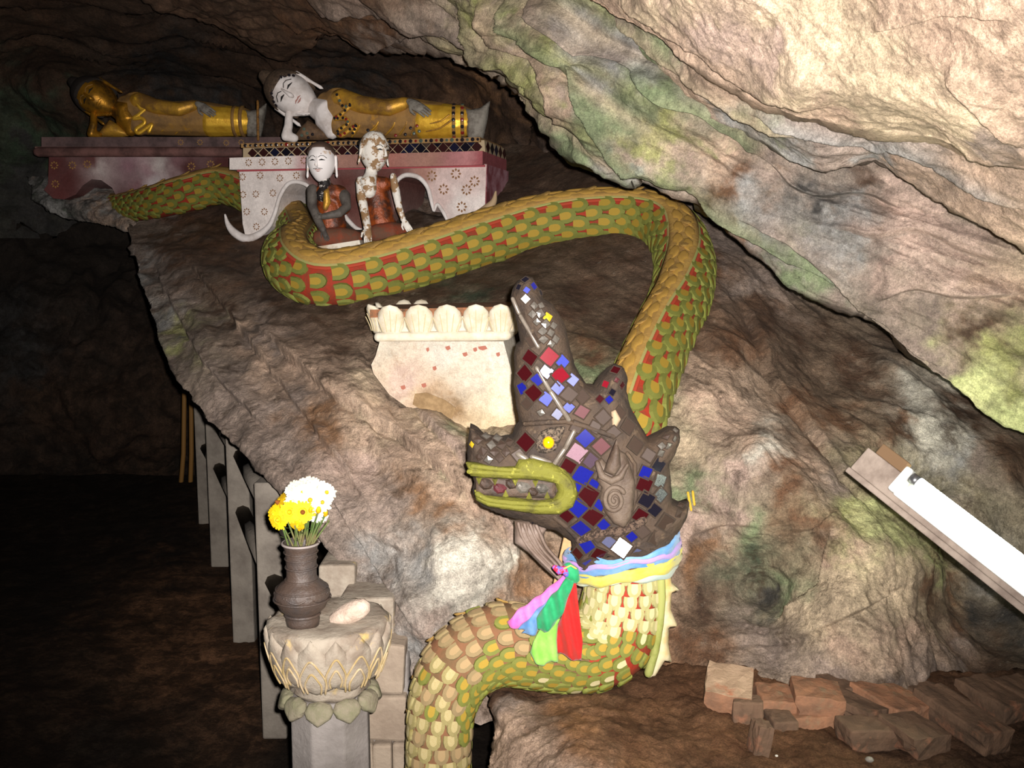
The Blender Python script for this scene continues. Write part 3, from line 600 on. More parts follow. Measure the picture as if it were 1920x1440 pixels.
def sweep(name, fr, a0, a1, na, kr, mats, parent, closed=False, thick=None):
    t, pos, rad, T, N, B = fr; n = len(t)
    a = np.linspace(a0, a1, na, endpoint=not closed)
    def ring(k): return pos[:, None] + (N[:, None] * np.cos(a)[None, :, None] + B[:, None] * np.sin(a)[None, :, None]) * (rad * k)[:, None, None]
    v = ring(kr).reshape(-1, 3); f = []
    m = na if closed else na - 1
    for i in range(n - 1):
        for j in range(m):
            j2 = (j + 1) % na; f.append([i * na + j, (i + 1) * na + j, (i + 1) * na + j2, i * na + j2])
    if closed:
        f.append(list(range(na))); f.append([(n - 1) * na + j for j in range(na)][::-1])
    elif thick:
        b = len(v); v = np.vstack([v, ring(thick).reshape(-1, 3)]); f2 = [[i + b for i in q][::-1] for q in f]
        e = []
        for i in range(n - 1):
            for j in (0, na - 1):
                q = [i * na + j, (i + 1) * na + j, (i + 1) * na + j + b, i * na + j + b]; e.append(q if j else q[::-1])
        for i in (0, n - 1):
            for j in range(na - 1): e.append([i * na + j, i * na + j + 1, i * na + j + 1 + b, i * na + j + b])
        f = f + f2 + e
    return build(name, v, f, mats, parent)

def scale_mesh(name, m_rim, m_in):
    """rounded shield, about 40 triangles: tip towards +x, thickness along +z, unit size"""
    out = [(-.55, -.44), (-.12, -.5), (.2, -.43), (.41, -.24), (.5, 0), (.41, .24), (.2, .43), (-.12, .5), (-.55, .44)]
    inn = [(-.5, -.2), (-.12, -.24), (.06, -.2), (.16, -.1), (.2, 0), (.16, .1), (.06, .2), (-.12, .24), (-.5, .2)]
    v, f, mi = [], [], []
    n = len(out)
    for (x, y) in out: v.append((x, y, -.1))
    for (x, y) in out: v.append((x * .97, y * .97, .07 + .10 * (x + .55)))
    for (x, y) in inn: v.append((x, y, .12 + .12 * (x + .55)))
    for i in range(n - 1):
        f.append([i, i + 1, n + i + 1, n + i]); mi.append(0)
        f.append([n + i, n + i + 1, 2 * n + i + 1, 2 * n + i]); mi.append(0)
    f.append([2 * n + i for i in range(n)]); mi.append(1)
    me = bpy.data.meshes.new(name); me.from_pydata(v, [], f); me.update()
    me.materials.append(m_rim); me.materials.append(m_in)
    me.polygons.foreach_set('material_index', mi); return me
SC = {'cream': scale_mesh('cream_scale', M_creamrim, M_cream), 'olive': scale_mesh('olive_scale', M_grn, M_yel),
      'dusty': scale_mesh('dusty_scale', M_dustgrn, M_dustyel), 'pale': scale_mesh('pale_scale', M_palerim, M_pale),
      'creamolive': scale_mesh('cream_olive_scale', M_grn, M_cream)}

naga = thing('serpent_statue', P(830, 1440, 2.25), 'painted serpent statue with mirror-tiled head, scaly arched body and long tail', 'statue')
UPL = (-.6, -.35, .72)
neck_ctrl = [(1166, 1010, 2.33, 66, (1, .3, .1)), (1170, 1075, 2.33, 74, (1, .3, .05)), (1165, 1140, 2.33, 80, (1, .35, -.05)), (1142, 1200, 2.32, 84, (.8, .3, -.4)), (1080, 1222, 2.30, 80, (.1, .3, -1)), (1000, 1213, 2.27, 80, (.0, .35, 1)),
             (930, 1208, 2.25, 80, (-.1, .35, 1)), (865, 1245, 2.23, 76, (-.6, .3, .7)), (832, 1310, 2.22, 68, (-1, .3, .3)), (824, 1380, 2.21, 64, (-1, .3, .05)), (822, 1460, 2.21, 64, (-1, .3, 0)), (822, 1640, 2.21, 64, (-1, .3, 0))]
# the crest sits behind on the arch: keep one smooth up direction
neck_ctrl = [(r[0], r[1], r[2], r[3], u) for r, u in zip(neck_ctrl, [(1, .5, 0)] * 3 + [(.7, .7, .1), (.2, .8, .6), (0, .5, .85), (-.2, .45, .85), (-.75, .45, .45), (-.95, .4, .1), (-1, .4, 0), (-1, .4, 0), (-1, .4, 0)])]
tail_ctrl = [(1150, 900, 2.78, 62, (-.55, -.1, .8)), (1180, 810, 2.86, 62, (-.55, -.1, .8)), (1205, 720, 3.02, 60, (-.55, -.25, .8)), (1243, 630, 3.26, 58, (-.5, -.3, .8)), (1275, 560, 3.5, 56, (-.35, -.35, .87)), (1283, 490, 3.76, 54, (-.1, -.38, .9)), (1256, 432, 4.0, 51, (.1, -.3, .92)),
             (1190, 408, 4.15, 49, (.05, -.35, 1)), (1100, 407, 4.2, 48, (0, -.35, 1)), (1000, 421, 4.2, 48, (0, -.4, 1)), (900, 449, 4.12, 49, (0, -.45, 1)), (800, 481, 4.02, 50, (0, -.5, 1)), (700, 511, 3.94, 52, (0, -.55, 1)), (612, 524, 3.92, 53, (.05, -.55, .95)), (554, 502, 4.05, 51, (.3, -.5, .9)), (542, 474, 4.28, 46, (.3, -.3, .95)), (560, 460, 4.6, 42, (.1, -.2, 1)),
             (566, 446, 5.0, 38, (0, -.2, 1)), (535, 402, 5.45, 36, (0, -.25, 1)), (430, 350, 5.75, 33, (0, -.3, 1)), (350, 364, 5.82, 33, (0, -.3, 1)), (290, 380, 5.95, 30, (0, -.3, 1)), (230, 390, 6.25, 26, (0, -.3, 1)), (170, 384, 6.6, 20, (0, -.3, 1))]
fr_neck = path_frames(neck_ctrl, 120); fr_tail = path_frames(tail_ctrl, 220)
neck_body = sweep('front_body', fr_neck, 0, 2 * math.pi, 28, .96, M_red, naga, closed=True)
tail_body = sweep('tail_body', fr_tail, 0, 2 * math.pi, 28, .96, M_red, naga, closed=True)
neck_body.data.materials.append(M_tanbody)
for p_ in neck_body.data.polygons: p_.material_index = 1 if p_.index // 28 > 34 else 0
neck_body['label'] = 'arched front body with cream and ochre scales'; tail_body['label'] = 'long tail lying on the boulder with green and yellow scales'

def make_scales(fr, ds, width, arc, kind_at, owner, rev=False, start=0.0, end=None, kl=1.2, kw=.86):
    out = []; L = fr[0][-1] if end is None else end
    s = start; row = 0
    while s < L:
        pos, r, T, N, B = at_path(fr, s)
        n = max(6, int(round(2 * math.pi * r / width))); st = 2 * math.pi / n
        angs = [st * (j + .5 * (row % 2)) for j in range(n)] if arc[0] == 0 else [sg * (arc[0] + st * (j + .12 + .5 * (row % 2))) for sg in (-1, 1) for j in range(n)]
        for th in angs:
            if arc[0] and abs(th) > arc[1]: continue
            a = (th + math.pi) % (2 * math.pi) - math.pi
            R = N * math.cos(a) + B * math.sin(a)
            p = pos + R * r * .97
            view = EYE - p; dist = np.linalg.norm(view); view /= dist
            face = R @ view
            if face < -.25: continue
            ax = -T if rev else T
            w = 2 * math.pi * r / n
            Yv = np.cross(R, ax)
            jit = random.uniform(-.08, .08)
            A = ax * math.cos(jit) + Yv * math.sin(jit); Yv = np.cross(R, A)
            M = Matrix(((A[0], Yv[0], R[0], p[0]), (A[1], Yv[1], R[1], p[1]), (A[2], Yv[2], R[2], p[2]), (0, 0, 0, 1)))
            M = M @ Matrix.Diagonal((ds * kl, w * kw, w * .7, 1))
            q = p - EYE; fx = q @ np.array([0, CP, -SP]); px = 960 + F_PX * q[0] / fx; py = 720 - F_PX * (q @ np.array([0, SP, CP])) / fx
            vis = face if (-20 < px < 1940 and -20 < py < 1460) else 0
            if owner is tail_body and (py > 800 or (px < 560 and 4.5 < p[1] < 5.6)): vis *= .1
            out.append([max(face, 0) * ds * w / dist ** 2 * (1 if vis > .05 else .01), M, kind_at(px, py, s, a), owner])
        s += ds; row += 1
    return out
def neck_kind(px, py, s, a):
    k = random.random()
    if px > 1080 and py < 1205: return 'cream' if (px > 1105 and py < 1190) or k < .4 else ('creamolive' if k < .7 else 'olive')
    if px > 1000 and py >= 1150: return 'olive' if k < .85 else 'creamolive'
    if px > 900 and py > 1215: return 'olive'
    if py < 1240: return 'dusty' if k < .96 else 'olive'
    if px > 855 and k < .6: return 'olive'
    return 'pale' if k < .7 else ('dusty' if k < .95 else 'olive')
def tail_kind(px, py, s, a): return 'olive'
items = make_scales(fr_neck, .030, .039, (.0, math.pi), neck_kind, neck_body, start=.07, end=1.0, kl=1.22, kw=.9)
items += make_scales(fr_tail, .058, .074, (.7, 2.7), tail_kind, tail_body, rev=True, start=.08)
items.sort(key=lambda i: -i[0])
for it in items[:300]:
    place('scale', SC[it[2]], it[1], it[3])
for owner in (neck_body, tail_body):
    rest = [it for it in items[300:] if it[3] is owner]
    names = sorted(SC); mb_v, mb_f, mb_m = [], [], []
    mats_rest = [m for k in names for m in SC[k].materials]
    for it in rest:
        me = SC[it[2]]; b = len(mb_v); k0 = names.index(it[2]) * 2
        mb_v += [tuple(it[1] @ v.co) for v in me.vertices]
        for p in me.polygons: mb_f.append([i + b for i in p.vertices]); mb_m.append(k0 + p.material_index)
    o = build('small_scales', mb_v, mb_f, mats_rest, owner, True, mb_m); o['kind'] = 'stuff'

# tail crest: raised ochre band edged green and red, with leaf fins along it
sweep('crest_band', fr_tail, -.5, .5, 7, 1.07, M_ochre, naga, thick=.9)
for sg in (-1, 1):
    sweep('crest_edge', fr_tail, sg * .51 - .07, sg * .51 + .07, 4, 1.06, M_greenline, naga, thick=.9)
    sweep('crest_edge', fr_tail, sg * .64 - .05, sg * .64 + .05, 4, 1.04, M_redline, naga, thick=.9)
def fin_mesh(name, m):
    v, f = inflate_geo([(-.5, 0), (-.2, .02), (.1, .1), (.35, .26), (.5, .44), (.56, .40), (.5, .18), (.42, .0), (.2, -.08), (-.2, -.06)], .05, .12, .1, .09)
    me = bpy.data.meshes.new(name); me.from_pydata(v.tolist(), [], f); me.update(); me.materials.append(m)
    me.polygons.foreach_set('use_smooth', [True] * len(me.polygons)); return me
FIN = fin_mesh('crest_leaf', M_ochre)
s = .25
while s < fr_tail[0][-1] - .5:
    pos, r, T, N, B = at_path(fr_tail, s); p = pos + N * r * 1.04
    for side, off in ((0, 0),):
        A = -T if p[0] < .55 or True else T
        C = np.cross(N, A)   # local y (depth of plate)
        M = Matrix(((A[0], C[0], N[0], p[0]), (A[1], C[1], N[1], p[1]), (A[2], C[2], N[2], p[2]), (0, 0, 0, 1))) @ Matrix.Diagonal((.17, .16, .035, 1))
        place('crest_leaf', FIN, M, naga)
    s += .19
# low relief leaves lying flat on the band
def leaf_mesh():
    v, f = inflate_geo([(-.5, 0), (-.3, -.3), (.1, -.42), (.4, -.25), (.6, .1), (.3, .05), (.2, .3), (-.2, .3)], .06, .3, .2, .14)
    me = bpy.data.meshes.new('band_leaf'); me.from_pydata(np.stack([v[:, 0], v[:, 2], -v[:, 1]], 1).tolist(), [], f); me.update()
    me.materials.append(mat('ochre_stroke', (176, 138, 56), .85, rgb2=(140, 108, 60), nscale=30)); me.polygons.foreach_set('use_smooth', [True] * len(me.polygons)); return me
LEAF = leaf_mesh(); s = .2; k = 0
while s < 4.4:
    pos, r, T, N, B = at_path(fr_tail, s); a_ = .2 if k % 2 else -.2; n_ = N * math.cos(a_) + B * math.sin(a_); p = pos + n_ * r * 1.062; A = -T; C = np.cross(n_, A)
    M = Matrix(((A[0], C[0], n_[0], p[0]), (A[1], C[1], n_[1], p[1]), (A[2], C[2], n_[2], p[2]), (0, 0, 0, 1))) @ Matrix.Diagonal((.10, .055 if k % 2 else -.055, .02, 1))
    place('band_leaf', LEAF, M, naga); s += .05; k += 1
# crest on the front arch
s = .52
while s < 1.05:
    pos, r, T, N, B = at_path(fr_neck, s); p = pos + N * r * .95; A = T; C = np.cross(N, A)
    M = Matrix(((A[0], C[0], N[0], p[0]), (A[1], C[1], N[1], p[1]), (A[2], C[2], N[2], p[2]), (0, 0, 0, 1))) @ Matrix.Diagonal((.08, .14, .026, 1))
    o = place('back_leaf', FIN, M, naga); s += .06
# cream fin down the back of the neck
px_plate('neck_fin', [(1228, 1068), (1256, 1066), (1258, 1092), (1272, 1104), (1258, 1108), (1256, 1140), (1269, 1170), (1253, 1173), (1252, 1205), (1258, 1238), (1245, 1236), (1228, 1264), (1214, 1268)], 2.31, .035, .03, 6, M_creamfin, naga)
mb = MB(); mb.tube(P([1238, 1240, 1236, 1228, 1216], [1072, 1120, 1170, 1220, 1262], 2.275), .011, 8); mb.build('neck_fin_edge', mat('green_neck_edge', (146, 148, 84), .7, rgb2=(116, 122, 54), nscale=12), naga)

# --- head
M_plaster = mat('brown_plaster', (70, 55, 42), .75, rgb2=(48, 38, 31), nscale=14, bump=.6, bscale=70, rgb3=(92, 75, 58), n3=30, spec=.4)
M_dkplaster = mat('dark_plaster', (58, 48, 42), .6, rgb2=(86, 68, 54), nscale=20, bump=.5, spec=.4)
M_lip = mat('moss_green_lip', (104, 102, 34), .75, rgb2=(74, 70, 30), nscale=25, lo=.5, hi=.7, bump=.5, rgb3=(160, 156, 66), n3=50)
M_ear = mat('grey_brown_ear', (96, 82, 70), .6, rgb2=(70, 56, 46), nscale=18, bump=.4)
M_grey = mat('grey_beard', (122, 106, 96), .6, rgb2=(98, 80, 68), nscale=14, bump=.3, spec=.5)
head_px = [(882, 797), (895, 803), (906, 815), (935, 821), (960, 817), (966, 800), (974, 790), (968, 760), (963, 720), (965, 690), (964, 660), (968, 645), (975, 640), (970, 610), (965, 585), (957, 560), (960, 543), (970, 528), (985, 517), (998, 520), (1006, 534), (1014, 545), (1018, 560), (1035, 570), (1045, 585),
    (1056, 602), (1062, 625), (1068, 650), (1076, 680), (1086, 702), (1100, 721), (1114, 722), (1124, 706), (1138, 691), (1154, 683), (1168, 688), (1175, 705), (1173, 732), (1180, 760), (1196, 790), (1214, 822), (1234, 812), (1254, 801), (1272, 803), (1272, 825), (1262, 850), (1252, 866), (1255, 900), (1258, 936), (1275, 945), (1290, 938),
    (1285, 965), (1270, 990), (1250, 1015), (1252, 1040), (1200, 1058), (1140, 1066), (1084, 1066), (1074, 1035), (1070, 1010), (1042, 990), (1020, 984), (990, 972), (960, 966), (930, 956), (905, 945), (892, 932), (886, 915), (890, 900), (884, 880), (876, 868), (878, 830)]
HP = P([p[0] for p in head_px], [p[1] for p in head_px], NY)[:, [0, 2]]
HT, HK, HE = .085, .075, .022
HOUT = HP
def head_h(xz): return float(dome(seg_dist(np.array([xz]), HOUT), HE, HT, HK)[0]) + .002
v, f = inflate_geo(HP, HE, HT, HK, m_px(6, NY)); v[:, 1] += NY
v += (rng.random(v.shape) - .5) * .0016
naga_head = build('head', v, f, M_plaster, naga); naga_head['label'] = 'brown plaster serpent head set with coloured mirror tiles'
def on_head(px, py, lift=0.0):
    p = P(px, py, NY); x, z = p[0], p[2]; e = .006
    h = head_h((x, z)); gx = (head_h((x + e, z)) - head_h((x - e, z))) / (2 * e); gz = (head_h((x, z + e)) - head_h((x, z - e))) / (2 * e)
    n = np.array([-gx, -1.0, -gz]); n = np.array([-gx * .8, -1, -gz * .8]); n /= np.linalg.norm(n)
    # slide towards the eye so that the piece sits on the sight line
    q = np.array([x, NY - h, z]); k = (NY - h) / NY
    q = EYE + (np.array([x, NY, z]) - EYE) * k
    return q + n * lift, n
GL = dict(
    darkred=((58, 12, 16), .12), red=((128, 18, 34), .2), blue=((26, 30, 128), .12), bright=((72, 80, 186), .2), light=((132, 138, 214), .25), dusty=((64, 50, 42), .5), dark=((26, 24, 34), .12),
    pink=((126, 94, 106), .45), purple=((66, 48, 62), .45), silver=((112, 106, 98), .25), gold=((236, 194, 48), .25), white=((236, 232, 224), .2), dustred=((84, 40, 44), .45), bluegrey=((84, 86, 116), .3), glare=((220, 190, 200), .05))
def tile_mesh(key, facet=False):
    rgb, ro = GL[key]
    m = mat('glass_' + key, rgb, ro, metal=.35 if key in ('silver', 'gold', 'white', 'glare') else .1, spec=.2 if key in ('dusty', 'purple', 'dustred', 'pink') else .7, coat=0, bump=.08 if key != 'glare' else 0, bscale=90, rgb2=tuple(int(c * .7) for c in rgb), nscale=40)
    v, f, mi = [], [], []
    for r, z in ((1.12, -.25), (1.12, .1), (.94, .16), (.9, .06)):
        for k in range(4):
            a = math.pi / 2 * k; v.append((r * math.cos(a), r * math.sin(a), z))
    for L_ in range(3):
        for k in range(4):
            k2 = (k + 1) % 4; f.append([L_ * 4 + k, L_ * 4 + k2, L_ * 4 + 4 + k2, L_ * 4 + 4 + k]); mi.append(0)
    if facet:
        v.append((0, 0, .4))
        for k in range(4): f.append([12 + k, 12 + (k + 1) % 4, 16]); mi.append(1)
    else: f.append([12, 13, 14, 15]); mi.append(1)
    me = bpy.data.meshes.new(key + '_tile'); me.from_pydata(v, [], f); me.update(); me.materials.append(M_plaster); me.materials.append(m)
    me.polygons.foreach_set('material_index', mi); return me
TM = {}
tiles = [(995, 670, 13, 'darkred'), (1029, 669, 16, 'red'), (1052, 679, 13, 'bright'), (986, 700, 14, 'darkred'), (1024, 696, 12, 'bright'), (1049, 704, 16, 'red'), (1009, 711, 12, 'blue'), (1071, 713, 12, 'light'), (982, 727, 11, 'blue'), (1002, 736, 15, 'darkred'), (1045, 727, 11, 'bright'), (1024, 747, 12, 'bright'),
    (1066, 740, 15, 'dusty'), (1066, 763, 10, 'bright'), (1045, 776, 10, 'bluegrey'), (1091, 772, 13, 'dustred'), (1091, 745, 12, 'dusty'), (1125, 749, 7, 'darkred'), (1141, 749, 7, 'blue'), (1137, 721, 7, 'red'), (1154, 696, 9, 'darkred'), (1163, 722, 7, 'darkred'), (1146, 735, 7, 'dark'), (1130, 782, 13, 'dusty'), (1160, 775, 11, 'dusty'), (1115, 800, 11, 'dusty'),
    (990, 756, 10, 'dusty'), (987, 545, 6, 'bright'), (986, 527, 7, 'dark'), (998, 538, 7, 'blue'), (1010, 550, 6, 'dark'), (975, 540, 6, 'dark'),
    (987, 829, 16, 'darkred'), (1097, 821, 16, 'blue'), (1127, 836, 15, 'dustred'), (1082, 849, 19, 'pink'), (1106, 862, 15, 'purple'), (1066, 872, 15, 'darkred'), (1092, 890, 19, 'blue'), (1112, 908, 11, 'blue'), (1084, 911, 10, 'blue'), (1102, 928, 19, 'darkred'), (1084, 951, 17, 'blue'), (1122, 946, 12, 'blue'), (1064, 965, 13, 'darkred'),
    (1111, 967, 18, 'darkred'), (1090, 988, 17, 'blue'), (1131, 983, 11, 'blue'), (1209, 885, 13, 'blue'), (1232, 872, 14, 'dark'), (1207, 908, 15, 'darkred'), (1235, 901, 14, 'dark'), (1211, 936, 15, 'dark'), (1236, 927, 14, 'dark'), (1200, 966, 14, 'darkred'), (1226, 956, 13, 'dark'), (1246, 978, 16, 'dusty'), (1204, 996, 13, 'dusty'),
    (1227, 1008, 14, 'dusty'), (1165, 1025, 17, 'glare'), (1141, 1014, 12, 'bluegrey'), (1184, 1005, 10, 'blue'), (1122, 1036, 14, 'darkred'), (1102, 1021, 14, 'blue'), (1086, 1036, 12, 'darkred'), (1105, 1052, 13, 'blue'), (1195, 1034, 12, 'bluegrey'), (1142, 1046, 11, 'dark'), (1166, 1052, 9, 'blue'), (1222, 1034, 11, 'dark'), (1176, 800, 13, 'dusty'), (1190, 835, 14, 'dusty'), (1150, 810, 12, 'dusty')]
stones = [(986, 560, 9, 'white'), (1000, 574, 8, 'silver'), (999, 589, 8, 'silver'), (1012, 589, 9, 'silver'), (1025, 596, 10, 'gold'), (1007, 603, 7, 'silver'), (1022, 608, 9, 'silver'), (1036, 611, 8, 'silver'), (1017, 621, 9, 'silver'), (1031, 624, 8, 'silver'), (1019, 636, 9, 'silver'), (1040, 636, 8, 'silver'), (1032, 645, 8, 'silver'), (1013, 575, 7, 'silver'),
    (911, 821, 9, 'silver'), (932, 824, 9, 'silver'), (921, 836, 9, 'silver'), (906, 846, 9, 'dusty'), (927, 848, 9, 'dusty'), (941, 836, 9, 'dusty'), (899, 857, 8, 'dusty'), (917, 861, 9, 'silver'), (937, 859, 8, 'dusty'), (949, 848, 8, 'dusty'), (955, 831, 8, 'dusty'), (888, 833, 7, 'gold'), (896, 826, 8, 'dusty'),
    (1240, 836, 8, 'silver'), (1251, 835, 8, 'silver'), (1237, 848, 8, 'silver'), (1262, 822, 7, 'silver'), (1264, 809, 6, 'silver'), (1250, 850, 7, 'silver'), (1250, 820, 7, 'dusty'), (1270, 962, 8, 'dusty'), (1262, 978, 8, 'dusty'), (1277, 950, 7, 'dusty'), (1015, 773, 8, 'silver'),
    (960, 961, 9, 'dark'), (980, 966, 8, 'dark'), (940, 955, 8, 'dark'), (1000, 974, 8, 'dark'), (1154, 712, 6, 'dustred')]
taken = [(t[0], t[1], t[2]) for t in tiles + stones]
for i in range(-30, 60):
    for j in range(-30, 60):
        px, py = 1000 + 13.5 * (i + j), 800 + 13.5 * (i - j)
        if not (880 < px < 1290 and 515 < py < 1060): continue
        q = P(px, py, NY)[[0, 2]]
        if not inside(np.array([q]), HP)[0] or seg_dist(np.array([q]), HP)[0] < m_px(15, NY): continue
        if any(math.hypot(px - a_, py - b_) < c_ + 10 for (a_, b_, c_) in taken): continue
        if px < 1085 and 855 < py < 975: continue
        if 995 < px < 1072 and 785 < py < 870: continue
        if 1112 < px < 1196 and 820 < py < 995: continue
        tiles.append((px, py, 12, random.choice(('dusty', 'dusty', 'dark', 'purple', 'dustred')))); taken.append((px, py, 12))
for lst, facet, nm in ((tiles, False, 'mirror_tile'), (stones, True, 'mirror_stone')):
    for (px, py, sz, key) in lst:
        kk = (key, facet)
        if kk not in TM: TM[kk] = tile_mesh(key, facet)
        p, n = on_head(px, py, .0055)
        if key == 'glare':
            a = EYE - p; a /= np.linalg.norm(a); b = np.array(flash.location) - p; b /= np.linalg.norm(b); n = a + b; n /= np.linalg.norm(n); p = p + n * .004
        else:
            n = n + (rng.random(3) - .5) * .12; n /= np.linalg.norm(n)
        ang = math.radians(random.uniform(-14, 14) + (8 if px > 1050 else 0))
        ux = np.array([1, 0, 0]); ux = ux - n * (ux @ n); ux /= np.linalg.norm(ux); uz = np.cross(n, ux)
        A = ux * math.cos(ang) + uz * math.sin(ang); B_ = np.cross(n, A); r = m_px(sz * (1.26 if not facet else 1.1), NY)
        M = Matrix(((A[0], B_[0], n[0], p[0]), (A[1], B_[1], n[1], p[1]), (A[2], B_[2], n[2], p[2]), (0, 0, 0, 1))) @ Matrix.Diagonal((r, r * random.uniform(.88, 1.08), r * .6, 1))
        place(nm, TM[kk], M, naga_head)
# glass rods
M_rod = mat('grey_glass_rod', (108, 100, 90), .35, rgb2=(90, 80, 70), nscale=30, spec=.7)
for pts, r in (([(964, 560), (975, 586)], 4), ([(978, 592), (1010, 650)], 4), ([(1007, 690), (1030, 730)], 4.5), ([(1033, 735), (1066, 786)], 5), ([(1076, 808), (1060, 840)], 5), ([(1058, 842), (1040, 868)], 5), ([(998, 856), (1030, 866)], 5), ([(972, 852), (986, 860)], 6)):
    mb = MB(); mb.tube([on_head(*p, lift=.004)[0] for p in pts], m_px(r, NY), 8); mb.build('glass_rod', M_rod, naga_head)
# eye in its grainy almond socket
sock = [(1004, 842), (1006, 826), (1014, 812), (1030, 804), (1062, 800), (1054, 822), (1042, 846), (1024, 852), (1010, 850)]
q0 = on_head(1028, 828)[0]
def socket_warp(v): v = v.copy(); v[:, 1] += q0[1] - 2.2; return v
px_plate('eye_socket', sock, 2.2, .012, .014, 4, mat('grainy_socket', (120, 104, 88), .8, rgb2=(52, 44, 38), nscale=160, lo=.45, hi=.55, bump=.8, bscale=220), naga_head, warp=lambda v: v + np.array([0, q0[1] - 2.2, 0]))
mb = MB(); c = q0 + np.array([0, -.012, 0]); mb.add(*lathe_geo([(.0006, -.0145), (.007, -.0125), (.0118, -.0075), (.0138, 0), (.0118, .0075), (.007, .0125), (.0006, .0145)], 20, c)); mb.build('eye', mat('amber_glass_eye', (240, 166, 8), .15, spec=.8, coat=.6), naga_head)
# ridge lines over the eye and jaw
for pts, r, m in (([(985, 795), (1020, 792), (1062, 790), (1100, 800), (1150, 818)], 5, M_plaster), ([(1088, 1012), (1120, 1000), (1160, 996), (1190, 985), (1205, 975)], 9, mat('beaded_ridge', (108, 88, 74), .7, rgb2=(56, 44, 38), nscale=140, lo=.45, hi=.55, bump=.9, bscale=200)),
                 ([(1040, 968), (1062, 985), (1084, 1008)], 6, M_plaster), ([(1174, 990), (1192, 930), (1190, 870), (1176, 850)], 4, M_plaster)):
    mb = MB(); mb.tube([on_head(*p, lift=.002)[0] for p in pts], m_px(r, NY), 8); mb.build('plaster_ridge', m, naga_head)
# mouth: moss-green lips with a toothed slot
yl = NY - .085
lip_up = [(874, 866), (890, 868), (930, 876), (966, 874), (972, 860), (1000, 858), (1034, 866), (1060, 880), (1078, 900), (1083, 925), (1074, 948), (1050, 962), (1010, 962), (960, 955), (915, 948), (893, 936), (890, 918), (905, 926), (960, 932), (1010, 938), (1036, 934), (1046, 920), (1040, 904), (1010, 898), (950, 896), (905, 894), (882, 890)]
px_plate('lips', lip_up, yl, .03, .02, 5, M_lip, naga_head, e=.012)
for k, (pts, r) in enumerate((([(880, 884), (940, 888), (1000, 890), (1040, 897), (1058, 912), (1056, 932), (1036, 944), (980, 944), (920, 938), (895, 926)], 5.5), ([(886, 874), (950, 881), (1010, 882), (1050, 889), (1070, 910), (1068, 938), (1040, 953), (980, 952), (915, 944)], 5))):
    mb = MB(); mb.tube(catmull(P([p[0] for p in pts], [p[1] for p in pts], yl - .024), 40), m_px(r, yl), 8); mb.build('lip_ridge', M_lip, naga_head)
px_plate('mouth_lining', [(892, 894), (1040, 898), (1044, 934), (892, 930)], yl - .006, .008, .01, 8, M_dkplaster, naga_head)
for (px, py, a, key) in ((912, 908, 14, 'dusty'), (938, 916, 13, 'dustred'), (960, 908, 12, 'dusty'), (982, 914, 15, 'silver'), (1000, 922, 11, 'dusty'), (1017, 916, 13, 'silver')):
    v, f = inflate_geo([(-1, .9), (-.3, 1), (.5, .8), (1, .1), (.6, -.8), (-.4, -1), (-1, -.2)], .3, .9, .6, .5)
    q = P(px, py, yl - .014); v = v * np.array([m_px(a, yl), .008, m_px(a * .75, yl)]) + q
    build('tooth_stone', v, f, MATS.get('glass_' + key), naga_head, smooth=False)
for (px, py, dz) in ((898, 896, -1), (928, 898, -1), (966, 899, -1), (1004, 901, -1), (948, 931, 1), (992, 935, 1), (1026, 934, 1)):
    mb = MB(); q = P(px, py, yl - .02); mb.add([q + np.array([-.007, 0, 0]), q + np.array([.007, 0, 0]), q + np.array([0, -.006, 0]), q + np.array([0, 0, dz * .016]), q + np.array([0, .006, 0])], [[0, 2, 3], [2, 1, 3], [1, 4, 3], [4, 0, 3], [0, 4, 1, 2]]); mb.build('tooth', M_lip, naga_head, smooth=False)
# ear: shell with a curl and a pointed tuft
q0 = on_head(1155, 920)[0]
ear = [(1122, 885), (1117, 862), (1128, 858), (1140, 872), (1146, 848), (1156, 828), (1162, 844), (1172, 850), (1180, 868), (1190, 900), (1188, 945), (1182, 970), (1170, 988), (1150, 980), (1134, 960), (1124, 935), (1128, 912), (1118, 900)]
px_plate('ear', ear, q0[1], .026, .02, 5, M_ear, naga_head, e=.01)
th = np.linspace(0, 4.2 * math.pi, 60); rr = np.linspace(26, 4, 60)
mb = MB(); mb.tube(P(1152 + rr * np.cos(th + .6) * .8, 938 - rr * np.sin(th + .6), q0[1] - .027), np.linspace(.006, .004, 60), 8); mb.build('ear_curl', M_ear, naga_head)
mb = MB(); mb.tube(P([1120, 1128, 1146, 1164, 1176], [868, 892, 902, 894, 872], q0[1] - .028), [.006, .009, .01, .008, .004], 8); mb.build('ear_fold', M_ear, naga_head)
px_plate('ear_tuft', [(1132, 884), (1140, 862), (1148, 842), (1156, 824), (1162, 846), (1164, 874), (1152, 892)], q0[1] - .03, .02, .016, 5, M_ear, naga_head)
# folded plaster chip on the crown
px_plate('crown_chip', [(1146, 772), (1154, 768), (1164, 786), (1155, 802), (1148, 798)], NY - .085, .008, .008, 4, mat('pale_chip', (156, 134, 108), .8), naga_head)
# beard curl below the jaw
px_plate('beard', [(965, 976), (1000, 978), (1026, 986), (1020, 1000), (1022, 1020), (1040, 1048), (1064, 1076), (1072, 1092), (1052, 1092), (1020, 1064), (990, 1034), (976, 1024), (965, 1016)], NY + .02, .03, .022, 5, M_grey, naga_head)
for k in range(4):
    mb = MB(); t = k / 3
    pts = [(972 + 34 * t, 982 + 4 * t), (980 + 34 * t, 1008 - 4 * t), (1000 + 26 * t, 1036 - 8 * t), (1028 + 22 * t, 1064 - 8 * t), (1050 + 12 * t, 1086 - 4 * t)]
    mb.tube(catmull(P([p[0] for p in pts], [p[1] for p in pts], NY - .008), 20), .0045, 6); mb.build('beard_strand', M_grey, naga_head)

